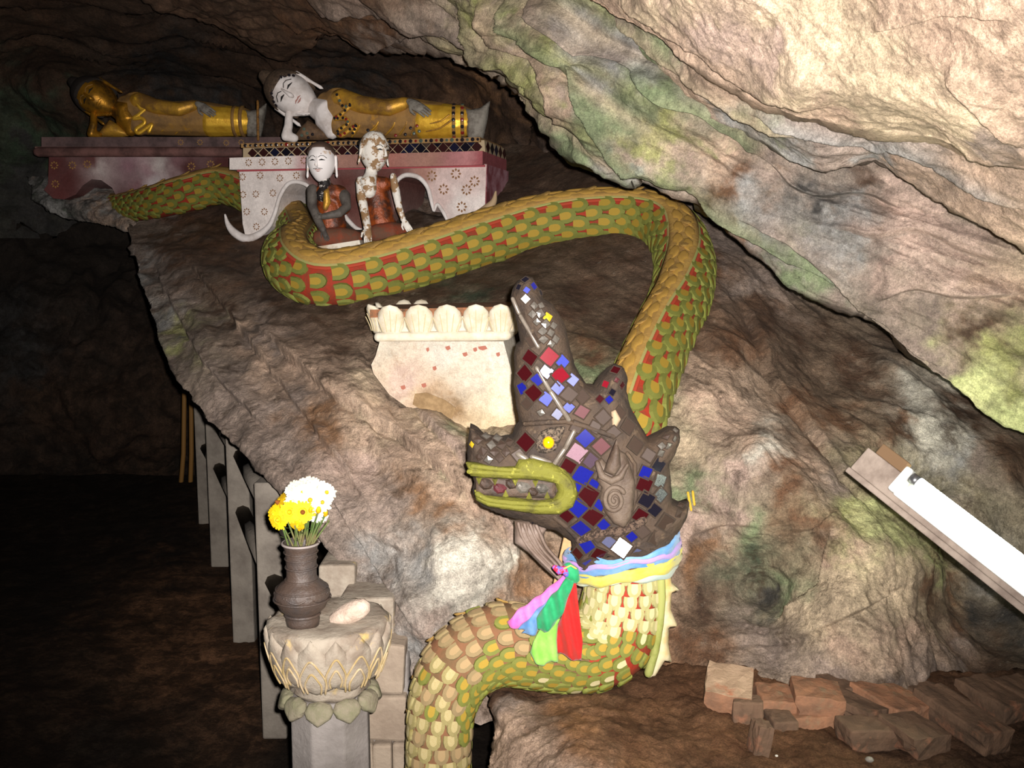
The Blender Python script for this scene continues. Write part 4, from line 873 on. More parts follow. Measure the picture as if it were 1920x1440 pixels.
# ------------------------------------------------------------------ shrines: plinths and statues
PAINT = rock_material('old_painted_plaster', rough=.7, bump=.18, con=.4, speck=.18, dirt=(120, 86, 74), crust=(226, 216, 208), dlo=.62, clo=.66)
M_white = mat('white_paint', (226, 218, 214), .6, rgb2=(198, 188, 182), nscale=14, bump=.15, rgb3=(160, 146, 134), n3=40, lo3=.66, hi3=.74)
M_goldpaint = mat('gilded_robe', (204, 154, 56), .45, metal=.4, rgb2=(146, 108, 58), nscale=9, lo=.45, hi=.6, bump=.25, bscale=50)
M_dustgold = mat('dusty_gold_robe', (156, 118, 66), .68, metal=.12, rgb2=(126, 96, 60), nscale=12, bump=.3, bscale=50, rgb3=(170, 124, 50), n3=14, lo3=.58, hi3=.66)
M_goldskin = mat('gold_leaf_skin', (176, 124, 36), .38, metal=.6, rgb2=(98, 72, 36), nscale=10, lo=.45, hi=.62, bump=.2)
M_litgold = mat('lit_gold_leaf', (240, 190, 64), .38, metal=.45, rgb2=(216, 164, 52), nscale=20, bump=.15)  # brighter gilding, the flash highlight on the legs put into its colour
M_hair = mat('brown_hair', (92, 74, 58), .8, rgb2=(66, 52, 40), nscale=60, bump=.8, bscale=160)
M_black = mat('black_paint', (22, 19, 18), .6)
M_lipred = mat('faded_lip', (168, 118, 108), .6)
M_greystone = mat('weathered_grey', (138, 132, 122), .8, rgb2=(98, 90, 82), nscale=20, bump=.4)
M_jewel = mat('dark_jewel', (34, 30, 34), .15, spec=.8)
M_jewelred = mat('red_jewel', (120, 34, 30), .2, spec=.7)
M_jewelgreen = mat('green_jewel', (74, 86, 76), .2, spec=.7)
M_ochretrim = mat('ochre_trim', (158, 122, 74), .75, rgb2=(128, 98, 66), nscale=20, bump=.25)

class Plane:
    """upright plane Y = a + b X; back() runs into the depth of the thing"""
    def __init__(s, a, b): s.a, s.b = a, b; n = math.hypot(1, b); s.d = np.array([-b / n, 1 / n, 0.0]); s.t = np.array([1 / n, b / n, 0])
    def Y(s, px, py=300.0):
        dx = np.asarray(px, float) - 960; v = 720 - np.asarray(py, float); r = dx / (F_PX * CP + v * SP)
        return s.a / (1 - s.b * r)
    def at(s, px, py, back=0.0):
        return P(px, py, s.Y(px, py)) + s.d * np.asarray(back)[..., None] if np.ndim(back) else P(px, py, s.Y(px, py)) + s.d * back
def slab(name, poly, pl, depth, mats, parent, cpts=None, back=0.0, spacing=6, bevel=0.004):
    """solid of the given outline in an upright plane, running straight back"""
    W = np.array([pl.at(p[0], p[1]) for p in poly]); u = (W - W[0]) @ pl.t; w = W[:, 2]
    out = []; uw = np.stack([u, w], 1); sp = m_px(spacing, pl.a)
    for i in range(len(uw)):
        a_, b_ = uw[i], uw[(i + 1) % len(uw)]; n = max(1, int(np.linalg.norm(b_ - a_) / sp)); out += [a_ + (b_ - a_) * j / n for j in range(n)]
    out = np.array(out); nb = len(out); mn, mx = out.min(0), out.max(0)
    pts = out
    if cpts:
        gx, gy = np.meshgrid(np.arange(mn[0], mx[0], sp), np.arange(mn[1], mx[1], sp)); q = np.stack([gx.ravel(), gy.ravel()], 1)
        q = q[inside(q, out)]; q = q[seg_dist(q, out) > sp * .45]; pts = np.vstack([out, q])
    r = delaunay_2d_cdt([Vector(p) for p in pts.tolist()], [(i, (i + 1) % nb) for i in range(nb)], [list(range(nb))], 1, 1e-7)
    vv = np.array([list(p) for p in r[0]]); tris = [list(t) for t in r[2]]; n = len(vv)
    X = W[0] * np.array([1, 1, 0]) + vv[:, :1] * pl.t + np.stack([0 * vv[:, 1], 0 * vv[:, 1], vv[:, 1]], 1)
    v = np.vstack([X + pl.d * back, X + pl.d * (back + depth)])
    cnt = set((t[i], t[(i + 1) % 3]) for t in tris for i in range(3)); f = []
    for t in tris: f.append(t); f.append([t[2] + n, t[1] + n, t[0] + n])
    for (a_, b_) in cnt:
        if (b_, a_) not in cnt: f.append([b_, a_, a_ + n, b_ + n])
    cols = None
    if cpts:
        cp = np.array([pl.at(c[0], c[1]) for c in cpts]); cu = np.stack([(cp - W[0]) @ pl.t, cp[:, 2]], 1)
        jig = vv + .03 * np.stack([fbm(X * 14, 3), fbm(X * 14 + 7, 3)], 1)
        c1 = shepard(cu * 500, [lin(c[2]) for c in cpts], jig * 500); cols = np.vstack([c1, c1])
    return build(name, v, f, mats, parent, False, None, cols)
ROS = MB()
for k in range(8):
    a = math.pi / 4 * k; ROS.add([(math.cos(a + d) * r, -.02, math.sin(a + d) * r) for (d, r) in ((0, .42), (.3, .72), (0, 1.0), (-.3, .72))], [[0, 1, 2, 3][::-1]])
def rosette_mesh(m):
    me = bpy.data.meshes.new('rosette'); me.from_pydata(ROS.v, [], ROS.f); me.update(); me.materials.append(m); return me
def rosettes(lst, pl, m, parent, r=9, back=-.0015):
    me = rosette_mesh(m)
    for (px, py) in lst:
        p = pl.at(px, py, back); M = Matrix(((pl.t[0], pl.d[0], 0, p[0]), (pl.t[1], pl.d[1], 0, p[1]), (0, 0, 1, p[2]), (0, 0, 0, 1))) @ Matrix.Diagonal((m_px(r, pl.a),) * 3 + (1,))
        place('painted_rosette', me, M, parent)
DISC = MB(); DISC.add(*lathe_geo([(1, 0), (1, .25), (.7, .4), (.05, .45)], 10))
def disc_mesh(m):
    me = bpy.data.meshes.new('jewel'); me.from_pydata(DISC.v, [], DISC.f); me.update(); me.materials.append(m); return me
DM = [disc_mesh(M_jewel), disc_mesh(M_jewelred), disc_mesh(M_jewelgreen)]
def jewel(p, n, r, parent, k=None, name='jewel'):
    n = Vector(n).normalized(); q = n.to_track_quat('Z', 'Y').to_matrix().to_4x4()
    return place(name, DM[random.choice((0, 0, 0, 1, 2)) if k is None else k], Matrix.Translation(Vector(p)) @ q @ Matrix.Diagonal((r, r, r, 1)), parent)

# --- white statue's plinth
WP = Plane(4.838, -.251)
wpl = thing('shrine_plinth', WP.at(680, 440, .2), 'white and maroon arched plinth with mirror-tiled frieze under the white-faced statue', 'plinth')
wh, pkw, mar, ros, gr = (226, 216, 210), (210, 186, 180), (90, 46, 40), (160, 118, 104), (150, 120, 110)
slab('panel', [(448, 314), (912, 308), (909, 392), (872, 404), (842, 420), (834, 399), (822, 383), (815, 397), (810, 376), (803, 352), (787, 334), (762, 328), (746, 338), (742, 372), (737, 425), (690, 436), (672, 432), (655, 415), (640, 390), (632, 372), (600, 350), (572, 345), (545, 342), (528, 362), (519, 392), (505, 424), (484, 441), (461, 447), (455, 420)],
     WP, .42, PAINT, wpl, [(450, 330, wh), (480, 380, wh), (470, 430, wh), (540, 330, wh), (500, 400, wh), (580, 330, mar), (640, 340, mar), (660, 380, mar), (700, 400, mar), (720, 340, mar), (740, 330, mar), (600, 340, mar), (790, 325, ros), (830, 340, pkw), (880, 330, pkw), (860, 380, wh), (900, 380, wh), (900, 330, pkw), (830, 370, pkw), (560, 322, wh), (690, 420, (110, 70, 60))])
slab('cornice', [(436, 297), (556, 293), (700, 290), (908, 284), (908, 310), (700, 315), (556, 317), (436, 319)], WP, .46, PAINT, wpl, [(440, 305, wh), (540, 305, wh), (590, 303, (200, 160, 160)), (650, 300, ros), (720, 298, (164, 108, 96)), (800, 298, ros), (870, 296, (176, 120, 120)), (905, 295, (150, 80, 84))], back=-.03)
slab('cornice_red_line', [(446, 318), (910, 309), (910, 313), (446, 322)], WP, .44, mat('red_line_paint', (158, 70, 76), .7), wpl, back=-.008)  # thin red painted line below the cornice
slab('side_panel', [(911, 308), (913, 308), (911, 391), (909, 391)], WP, .42, mat('maroon_side', (128, 64, 70), .75, rgb2=(176, 132, 140), nscale=10, bump=.2), wpl, back=.004)
slab('frieze', [(452, 276), (906, 262), (908, 286), (452, 297)], WP, .40, mat('pale_grout', (170, 150, 120), .8), wpl, back=.02)
slab('cap_edge', [(452, 269), (680, 263), (900, 257), (900, 266), (680, 271), (452, 277)], WP, .42, M_ochretrim, wpl, back=.0)
# mirror lozenges of the frieze
TK = ['friezered', 'dark', 'friezeblue', 'friezered', 'dusty']
for k_, c_ in (('friezered', (50, 24, 24)), ('friezeblue', (24, 24, 44))): mat('glass_' + k_, c_, .2, spec=.6)
def loz_mesh(key):
    v = [(-1, 0, 0), (0, 0, -1), (1, 0, 0), (0, 0, 1)]; v2 = [(x * .86, -.25, z * .86) for (x, y, z) in v]
    me = bpy.data.meshes.new('lozenge'); me.from_pydata(v + v2, [], [[4, 5, 6, 7], [0, 1, 5, 4], [1, 2, 6, 5], [2, 3, 7, 6], [3, 0, 4, 7]]); me.update()
    me.materials.append(MATS['glass_' + key]); return me
LZ = {k: loz_mesh(k) for k in TK}
n = 21
for k in range(n):
    px = 470 + (892 - 470) * k / (n - 1)
    yt, yb = 276 - 14 * (px - 452) / 454 + 2, 297 - 11 * (px - 452) / 454 - 1
    for (dx, fy, kk) in ((0, .5, k), (.5, .0, k + 2), (.5, 1.0, k + 3)):
        if dx and k == n - 1: continue
        p = WP.at(px + dx * 21, yt + (yb - yt) * fy, .018); hz = m_px((yb - yt) / 2, 5.0) * (1 if not dx else .98); hx = m_px(10.2, 5.0)
        if dx:   # half lozenge against the frame
            s_ = -1 if fy == 0 else 1; v = [(-hx * .9, 0, 0), (hx * .9, 0, 0), (0, 0, s_ * hz * .88)]
            X = [p + WP.t * a[0] + np.array([0, 0, a[2]]) for a in v]; X = X + [x - WP.d * .002 for x in X]
            build('mirror_half_lozenge', X, [[3, 4, 5] if s_ > 0 else [5, 4, 3], [0, 1, 4, 3], [1, 2, 5, 4], [2, 0, 3, 5]], MATS['glass_' + TK[(kk * 7) % 5]], wpl, False)
        else:
            M = Matrix(((WP.t[0] * hx, WP.d[0] * .01, 0, p[0]), (WP.t[1] * hx, WP.d[1] * .01, 0, p[1]), (0, 0, hz, p[2]), (0, 0, 0, 1)))
            place('mirror_lozenge', LZ[TK[(kk * 3) % 4]], M, wpl)
# side of frieze
for k in range(5):
    p = WP.at(907, 274, .06 + .08 * k) + np.array(WP.t) * .004
    M = Matrix(((WP.d[0] * .036, WP.t[0] * -.01, 0, p[0]), (WP.d[1] * .036, WP.t[1] * -.01, 0, p[1]), (0, 0, .03, p[2]), (0, 0, 0, 1)))
    place('mirror_lozenge', LZ[TK[k % 4]], M, wpl)
for k in range(46):
    px = 460 + 436 * k / 45; py = 273.2 - 12 * (px - 452) / 448
    jewel(WP.at(px, py, -.0005), -WP.d, m_px(3.6 if k % 2 == 0 else 2.6, 5), wpl)
rosettes([(472, 306), (497, 305), (521, 304), (546, 303), (575, 302)], WP, mat('rosette_brown', (132, 96, 66), .8), wpl, back=-.0315, r=8)
rosettes([(488, 329), (525, 334), (556, 329), (455, 332), (456, 365), (480, 364), (512, 362), (463, 397), (496, 397), (481, 425)], WP, MATS['rosette_brown'], wpl, r=8)
rosettes([(855, 326), (832, 355), (875, 356), (866, 388), (810, 330), (890, 340)], WP, MATS['rosette_brown'], wpl, r=11)
# white rims of the two arches and the curled foot
for pts, rad in ((([(423, 403), (428, 420), (440, 436), (461, 447), (484, 441), (505, 424), (517, 398), (526, 368), (540, 346), (556, 341), (574, 346), (584, 356)]), [2, 5, 8, 8, 7, 5, 4, 4, 4, 4, 4, 4]),
                 (([(742, 345), (750, 334), (764, 328), (786, 333), (802, 351), (809, 375), (814, 396), (820, 383), (828, 392), (835, 404), (842, 420)]), [3, 4, 4.5, 4.5, 4, 4, 2, 3, 3.5, 3.5, 2]),
                 (([(640, 385), (646, 402), (656, 416), (668, 427), (680, 432)]), [3, 4, 4.5, 4, 3]), (([(930, 360), (926, 378), (914, 392), (900, 402), (885, 408)]), [2, 6, 9, 9, 8])):
    mb = MB(); c = np.array([list(WP.at(p[0], p[1], -.005)) + [m_px(r, 5)] for p, r in zip(pts, rad)]); c = catmull(c, 50); mb.tube(c[:, :3], c[:, 3], 8)
    mb.build('arch_rim' if rad[1] < 6 else 'curled_foot', M_white if rad[1] < 6 or pts[0][0] < 500 else mat('tan_foot', (176, 150, 118), .8), wpl)

# --- gold statue's plinth
GP = Plane(6.2, .0)
gpl = thing('shrine_plinth', GP.at(280, 380, .2), 'dark maroon plinth with peeling paint under the gold statue', 'plinth')
dm, dp = (92, 46, 44), (124, 88, 92)
slab('panel', [(92, 290), (540, 290), (540, 345), (330, 345), (318, 352), (300, 372), (282, 388), (262, 393), (240, 390), (222, 375), (210, 352), (190, 338), (172, 336), (155, 348), (142, 365), (120, 374), (100, 372), (82, 356), (90, 345)], GP, .45, PAINT, gpl,
     [(100, 310, dm), (130, 340, dm), (170, 300, dm), (200, 310, dp), (240, 310, (140, 104, 112)), (280, 320, (156, 120, 126)), (260, 350, dp), (330, 305, dp), (350, 315, (74, 34, 32)), (420, 310, (74, 34, 32)), (520, 310, dm), (195, 312, (206, 196, 190)), (295, 312, (200, 190, 184)), (246, 372, (70, 26, 24)), (285, 345, (190, 180, 180)), (110, 365, dm)])
for y0, y1, bk, c in ((258, 277, -.03, (104, 82, 80)), (277, 292, -.06, (120, 84, 78))):
    slab('moulding', [(74 + (8 if y0 < 270 else 0), y0), (540, y0), (540, y1), (74 + (8 if y0 < 270 else 0), y1)], GP, .5, mat('maroon_moulding_%d' % y0, c, .8, rgb2=tuple(int(x * .7) for x in c), nscale=10, bump=.3), gpl, back=bk)
mb = MB(); mb.tube(P([72, 540], [285, 285], 6.12), m_px(9, 6.1), 12); mb.build('torus_moulding', MATS['maroon_moulding_277'], gpl)
rosettes([(102, 310), (136, 310), (164, 308), (104, 345), (359, 312), (395, 308)], GP, mat('rosette_gold', (150, 112, 60), .7), gpl, r=8)
rosettes([(342, 268), (378, 268), (427, 269), (455, 268)], GP, MATS['rosette_gold'], gpl, r=6, back=-.0325)
mb = MB(); mb.tube(P([222, 236, 244, 262, 285, 303, 320], [375, 388, 392, 394, 388, 373, 352], 6.19), m_px(4, 6.2), 6); mb.build('scalloped_edge', mat('maroon_edge', (60, 30, 28), .8), gpl)

# --- heads and bodies
def frame(center, up, fwd, size):
    up = np.array(up, float); up /= np.linalg.norm(up); fwd = np.array(fwd, float); fwd -= up * (fwd @ up); fwd /= np.linalg.norm(fwd)
    right = np.cross(fwd, up)   # local +x
    # local axes: x=right, y=-fwd (so that the face looks along -y), z=up
    R = np.stack([right, -fwd, up], 1) * size
    return lambda v: (np.asarray(v, float) @ R.T) + np.asarray(center)
def head_half(z):
    z = np.asarray(z, float); w = .365 * np.sqrt(np.clip(1 - (z / .515) ** 2, 0, 1)) ** .85
    return w * np.where(z < 0, 1 - .28 * (-z / .5) ** 1.3, 1)
def face_pt(x, z, lift=.0):
    a = float(head_half(z)); y = -1.12 * a * math.sqrt(max(0, 1 - (x / max(a, 1e-4)) ** 2)) ** .9; return (x, y - lift, z)
def statue_head(name, parent, center, up, fwd, size, skin, hair, hairline=.2, bun=True, brow=M_black, lip=M_lipred, ear_out=.06, ear_len=.52, jewels=False, tilt_ear=0, moustache=False):
    F = frame(center, up, fwd, size)
    nz, na = 22, 26; zz = -.5 * np.cos(np.linspace(.06, math.pi - .06, nz)) ; v = []; f = []
    for z in zz:
        a = float(head_half(z))
        for k in range(na):
            t = 2 * math.pi * k / na; x = a * math.cos(t); y = (1.12 if math.sin(t) < 0 else 1.2) * a * math.sin(t)
            v.append((x, y, z))
    for i in range(nz - 1):
        for k in range(na):
            k2 = (k + 1) % na; f.append([i * na + k, i * na + k2, (i + 1) * na + k2, (i + 1) * na + k])
    f.append(list(range(na))[::-1]); f.append([(nz - 1) * na + k for k in range(na)])
    v = np.array(v); 
    # brow hollow and cheeks
    front = v[:, 1] < 0
    sock = np.exp(-((np.abs(v[:, 0]) - .13) / .08) ** 2 - ((v[:, 2] - .02) / .07) ** 2) * front; v[:, 1] += .03 * sock
    h = build(name, F(v), f, skin, parent)
    mb = MB(); nb = [face_pt(0, .1, -.01), face_pt(0, .02, .03), face_pt(0, -.06, .06), face_pt(0, -.115, .085), face_pt(0, -.14, .03)]
    mb.tube(F(nb), np.array([.018, .026, .034, .046, .03]) * size, 10); mb.build('nose', skin, h)
    for sg in (-1, 1):
        mb = MB(); mb.tube(F([face_pt(sg * .04, .085, .004), face_pt(sg * .1, .13, .004), face_pt(sg * .17, .125, .004), face_pt(sg * .24, .07, .004)]), .008 * size, 6); mb.build('eyebrow', brow, h)
        mb = MB(); mb.tube(F([face_pt(sg * .06, .01, .0), face_pt(sg * .12, .025, .004), face_pt(sg * .2, .015, .0)]), np.array([.008, .02, .006]) * size, 8); o = mb.build('eye', M_black, h)
        e = [(.0, .16), (.05, .2), (.09, .16), (.09, .0), (.075, -.2), (.08, -ear_len + .06), (.05, -ear_len), (.01, -ear_len + .05), (.02, -.2), (.0, -.02)]
        vv, ff = inflate_geo(e, .012, .03, .03, .04); xw = .33
        vv = np.stack([sg * (xw + vv[:, 0] * .9 + ear_out * np.clip((.1 - vv[:, 2]), 0, 1)), vv[:, 1] + .03 - .25 * 0, vv[:, 2]], 1)
        if sg < 0: ff = [q[::-1] for q in ff]
        build('ear', F(vv), ff, skin, h)
    mb = MB(); mb.tube(F([face_pt(-.085, -.225, .0), face_pt(-.04, -.215, .008), face_pt(0, -.222, .01), face_pt(.04, -.215, .008), face_pt(.085, -.225, .0)]), np.array([.006, .014, .012, .014, .006]) * size, 6); mb.build('lips', lip, h)
    mb = MB(); mb.tube(F([face_pt(-.055, -.252, .0), face_pt(0, -.262, .008), face_pt(.055, -.252, .0)]), np.array([.006, .017, .006]) * size, 6); mb.build('lower_lip', lip, h)
    if moustache:
        mb = MB(); mb.tube(F([face_pt(-.12, -.2, .002), face_pt(0, -.185, .006), face_pt(.12, -.2, .002)]), .008 * size, 6); mb.build('moustache', M_black, h)
    if hair:
        v = []; f = []; nz2 = 14; z2 = np.linspace(-.25, .55, nz2)
        for z in z2:
            a = float(head_half(np.clip(z * .93, -.5, .5))) * 1.08 + .012
            if z > .5: a *= .6
            for k in range(na):
                t = 2 * math.pi * k / na; y = 1.18 * a * math.sin(t); x = a * math.cos(t)
                zl = hairline + .10 * math.cos(t) ** 2 * -1.0
                if z < zl: y = max(y, .1 + (zl - z) * .15) ; 
                v.append((x, y, z))
        for i in range(nz2 - 1):
            for k in range(na):
                k2 = (k + 1) % na; f.append([i * na + k, i * na + k2, (i + 1) * na + k2, (i + 1) * na + k])
        f.append(list(range(na))[::-1]); f.append([(nz2 - 1) * na + k for k in range(na)])
        hm = build('hair', F(v), f, hair, h)
        if bun:
            mb = MB(); mb.tube(F([(0, .03, .46), (0, .03, .62)]), np.array([.2, .13]) * size, 14); mb.build('topknot', hair, h)
        if jewels:
            for k in range(13):
                x = -.33 + .66 * k / 12; z = hairline + .08 - .2 * (x / .33) ** 2
                p = F([face_pt(min(max(x, -.31), .31), z, .045)])[0]; c = F([(0, 0, z)])[0]; jewel(p, p - c, .032 * size, h, 0)
    return h
def hand(name, parent, wrist, tip, nrm, size, m, curl=.15, thumb_side=1):
    """palm, four unequal bent fingers and a thumb"""
    wrist, tip = np.array(wrist, float), np.array(tip, float); d = tip - wrist; L = np.linalg.norm(d); d /= L
    nrm = np.array(nrm, float); nrm -= d * (nrm @ d); nrm /= np.linalg.norm(nrm); sd = np.cross(d, nrm)
    mb = MB(); mb.tube([wrist, wrist + d * L * .25, wrist + d * L * .48], np.array([.13, .2, .2]) * L, 10, flat=(nrm, .55))
    for k, (o, ln) in enumerate(((-.15, .42), (-.05, .5), (.05, .48), (.15, .38))):
        b = wrist + d * L * .46 + sd * o * L
        mb.tube([b, b + d * ln * L * .5 + nrm * curl * .2 * L, b + d * ln * L + nrm * -curl * .3 * L], np.array([.052, .05, .04]) * L, 7)
    b = wrist + d * L * .18 + sd * .16 * L * thumb_side
    mb.tube([b, b + d * .16 * L + sd * .12 * L * thumb_side, b + d * .34 * L + sd * .14 * L * thumb_side], np.array([.065, .058, .045]) * L, 7)
    return mb.build(name, m, parent)
def blob(name, tubes, Yf, m, parent, voxel=.007, it=3, n=14, flat=None):
    mb = MB()
    for t in tubes:
        pts = [P(p[0], p[1], Yf(p[0]) + p[2]) for p in t]; mb.tube(pts, [m_px(p[3], Yf(p[0])) for p in t], n, flat=flat)
    return mb.build(name, m, parent, remesh=voxel, smoothit=it)

def reclining(root, A, Yf, skin, robe, robe2, hem, hairmat, sc, jewelled, feetmat):
    """A maps the white statue's photo outline onto this one"""
    def a(p): q = A(p[0], p[1]); return (q[0], q[1]) + tuple(p[2:3]) + ((p[3] * sc,) if len(p) > 3 else ())
    def tt(t): return [a(p) for p in t]
    blob('robe', [tt([(628, 208, .04, 40), (660, 218, .03, 40), (720, 223, .03, 36), (765, 222, .03, 38), (810, 226, .03, 35), (850, 228, .03, 31), (868, 228, .03, 30)]), tt([(634, 192, .03, 28), (640, 232, .0, 28)])], Yf, robe, root)
    blob('sleeve', [tt([(640, 186, -.03, 20), (680, 197, -.07, 16), (730, 203, -.09, 14), (758, 194, -.07, 12)])], Yf, robe2, root, it=2)
    blob('skirt', [tt([(795, 227, .02, 35), (850, 229, .02, 31.5), (864, 229, .02, 30.5)])], Yf, hem, root)
    for x in (852, 868):
        q = a((x, 229)); mb = MB(); c = P(q[0], q[1], Yf(q[0]) + .02); r = m_px(33 * sc, Yf(q[0])); w = m_px(3.2 * sc, Yf(q[0]))
        mb.add(*tube_geo([c - np.array([w, 0, 0]), c + np.array([w, 0, 0])], r, 20, False)); mb.build('hem_band', M_dustgold, root)
        if jewelled:
            for k in range(7):
                t = math.radians(-62 + 124 * k / 6); n_ = np.array([0, -math.cos(t), math.sin(t)]); jewel(c + n_ * r, n_, m_px(3.4, 5.1), root)
    # chest, neck, arms
    blob('chest', [tt([(594, 204, .0, 20), (612, 208, -.015, 27), (618, 228, -.02, 26), (622, 246, -.02, 15)]), tt([(578, 195, .0, 15), (600, 206, .0, 18)])], Yf, skin, root, it=3)
    fo = [(536, 256, -.09, 9), (541, 236, -.08, 8), (542, 212, -.05, 7)]
    blob('forearm', [tt(fo), tt([(536, 256, -.09, 8.5), (552, 259, -.06, 8)])], Yf, skin, root, it=2)
    w_ = a((544, 214)); t_ = a((580, 214)); t2 = a((516, 196))
    hand('hand', root, P(w_[0] - 4, w_[1], Yf(w_[0]) - .035), P(t_[0], t_[1] - 2, Yf(t_[0]) - .05), (0, -.3, 1), 1, skin, .1, -1)
    q = [a(p) for p in ((546, 263), (606, 263), (626, 258), (600, 238), (578, 226), (566, 238))]
    px_plate('upper_arm_cloth', q, Yf(580) - .0, .05, .05, 5, mat('brown_brocade', (112, 86, 62), .75, rgb2=(84, 64, 48), nscale=30, bump=.3) if jewelled else robe2, root)
    # robe edge: flat folded border
    bd = [(632, 178), (644, 200), (658, 196), (640, 214), (628, 222), (646, 222), (652, 232), (634, 246), (640, 254), (660, 240), (668, 236), (662, 250)]
    q = [a(p) for p in bd]; pts = [P(p[0], p[1], Yf(p[0]) - m_px(40 * sc, 5.1) + .012) for p in q]
    mb = MB(); mb.tube(catmull(np.array(pts), 80), m_px(4.2 * sc, Yf(640)), 8, flat=((0, 1, 0), .6)); mb.build('robe_border', robe2 if jewelled else hem, root)
    if jewelled:
        for p in catmull(np.array(pts), 26): jewel(p + np.array([0, -.006, 0]), (0, -1, .1), m_px(2.8, 5.1), root)
        for (x, y) in ((770, 240), (782, 236), (776, 250), (786, 246), (760, 252), (742, 254), (720, 256), (700, 252), (690, 244), (570, 242), (576, 250), (566, 254), (578, 258), (586, 252)):
            jewel(P(x, y, Yf(x) - m_px(34, 5.1) if x > 600 else Yf(x) - .055), (0, -1, 0), m_px(3, 5.1), root)
    # drapery folds
    for pts in ([(690, 250), (706, 235), (716, 212)], [(720, 256), (738, 236), (742, 216)], [(750, 252), (762, 232), (764, 212)], [(660, 256), (672, 240), (680, 220)], [(775, 205), (780, 230), (772, 252)], [(800, 246), (825, 240), (846, 226)], [(806, 232), (828, 226), (842, 216)]):
        q = [a(p) for p in pts]; mb = MB()
        mb.tube(catmull(np.array([P(p[0], p[1], Yf(p[0]) + .03 - m_px((math.sqrt(max(4, 36 ** 2 - (o_[1] - 226) ** 2))) * sc, 5.1)) for p, o_ in zip(q, pts)]), 12), m_px(2 * sc, 5.1), 6); mb.build('drapery_fold', robe2, root)
    w_ = a((768, 190)); t_ = a((806, 216))
    hand('resting_hand', root, P(w_[0], w_[1], Yf(w_[0]) - .10), P(t_[0], t_[1], Yf(t_[0]) - .13), (0, -1, .4), 1, feetmat, .1, 1)
    q = [a(p) for p in ((874, 204), (884, 206), (900, 203), (919, 190), (914, 226), (906, 262), (878, 262), (874, 240))]
    px_plate('feet', q, Yf(890) + .0, .05, .04, 5, feetmat, root)
    c = a((549, 178)); size = m_px(98 * sc, Yf(c[0]))
    h = statue_head('head', root, P(c[0], c[1], Yf(c[0]) - .01), (-.83, .05, .55), (.12, -1, -.16), size, skin, hairmat, jewels=jewelled, ear_len=.42, brow=M_black if jewelled else M_dustgold, lip=M_lipred if jewelled else skin)
    return h
YW = lambda px: float(WP.Y(px, 230)) + .2
wb = thing('reclining_statue', WP.at(690, 264, .2), 'white-faced reclining statue in a gold robe, head resting on its hand', 'statue')
reclining(wb, lambda x, y: (x, y), YW, M_white, M_dustgold, M_goldpaint, M_litgold, M_hair, 1.0, True, M_greystone)
YG = lambda px: 6.4
gb_ = thing('reclining_statue', GP.at(310, 258, .2), 'gilded reclining statue with dark hair on the maroon plinth', 'statue')
reclining(gb_, lambda x, y: (140 + (x - 500) * .86, 258 - (264 - y) * .86), YG, M_goldskin, M_dustgold, M_goldpaint, M_litgold, mat('black_hair', (40, 34, 30), .7, bump=.6, bscale=150), .86, False, M_greystone)
# incense stick standing beside the gold statue's feet
mb = MB(); mb.tube(P([484, 483], [262, 190], 6.15), .008, 8); tag(mb.build('incense_stick', mat('gilt_stick', (150, 104, 44), .6, rgb2=(90, 60, 30), nscale=40)), 'thin gilt stick standing at the gold statue\'s feet', 'stick')

# ------------------------------------------------------------------ two seated attendants
M_orange = mat('orange_robe', (142, 66, 22), .4, metal=.2, rgb2=(74, 40, 26), nscale=22, lo=.42, hi=.58, bump=.4, spec=.6)
M_lap = mat('brown_red_lap', (96, 66, 50), .8, rgb2=(124, 56, 34), nscale=14, bump=.3, rgb3=(92, 66, 50), n3=20)
M_peel = mat('peeling_white', (226, 220, 210), .6, rgb2=(150, 118, 84), nscale=26, lo=.5, hi=.54, bump=.4)
M_facew = mat('white_face_paint', (230, 224, 222), .55, rgb2=(196, 170, 146), nscale=22, lo=.6, hi=.68)
M_darkgrey = mat('grey_bare_arm', (92, 86, 80), .6, rgb2=(68, 62, 58), nscale=18, bump=.3)
M_chip = mat('chipped_black', (34, 30, 30), .5, rgb2=(214, 206, 198), nscale=50, lo=.56, hi=.6, bump=.4)
YA = lambda px: 4.42
at1 = thing('attendant_statue', P(628, 466, 4.42), 'kneeling attendant statue with white face, grey arms and orange robe', 'statue')
blob('robe', [[(612, 360, .02, 20), (618, 395, .02, 26), (622, 425, .02, 28)], [(600, 362, 0, 14), (636, 362, 0, 16)], [(640, 365, 0, 13), (646, 390, 0, 12)]], YA, M_orange, at1, .006)
blob('lap', [[(604, 446, -.04, 18), (640, 446, -.05, 20), (664, 446, -.02, 16)], [(600, 458, 0, 12), (668, 452, 0, 12)]], YA, M_lap, at1, .006)
blob('neck', [[(608, 332, 0, 10), (610, 352, 0, 12), (606, 366, -.02, 14)]], YA, M_chip, at1, .005)
blob('arm', [[(586, 356, -.01, 11), (585, 385, -.03, 9), (596, 412, -.06, 8), (606, 432, -.09, 6.5)]], YA, M_darkgrey, at1, .005)
hand('hand', at1, P(605, 430, 4.33), P(615, 452, 4.31), (0, -1, .2), 1, M_darkgrey)
blob('arm', [[(646, 366, -.02, 11), (650, 388, -.05, 9), (636, 400, -.1, 8), (606, 406, -.12, 6)]], YA, M_darkgrey, at1, .005)
hand('hand', at1, P(608, 405, 4.3), P(586, 408, 4.3), (0, -1, .1), 1, M_darkgrey)
h = statue_head('head', at1, P(603, 305, 4.42), (.0, .05, 1), (-.12, -1, -.05), m_px(70, 4.42), M_facew, mat('cropped_brown_hair', (74, 56, 46), .8, bump=.3), hairline=.32, bun=False, ear_len=.4, moustache=True)
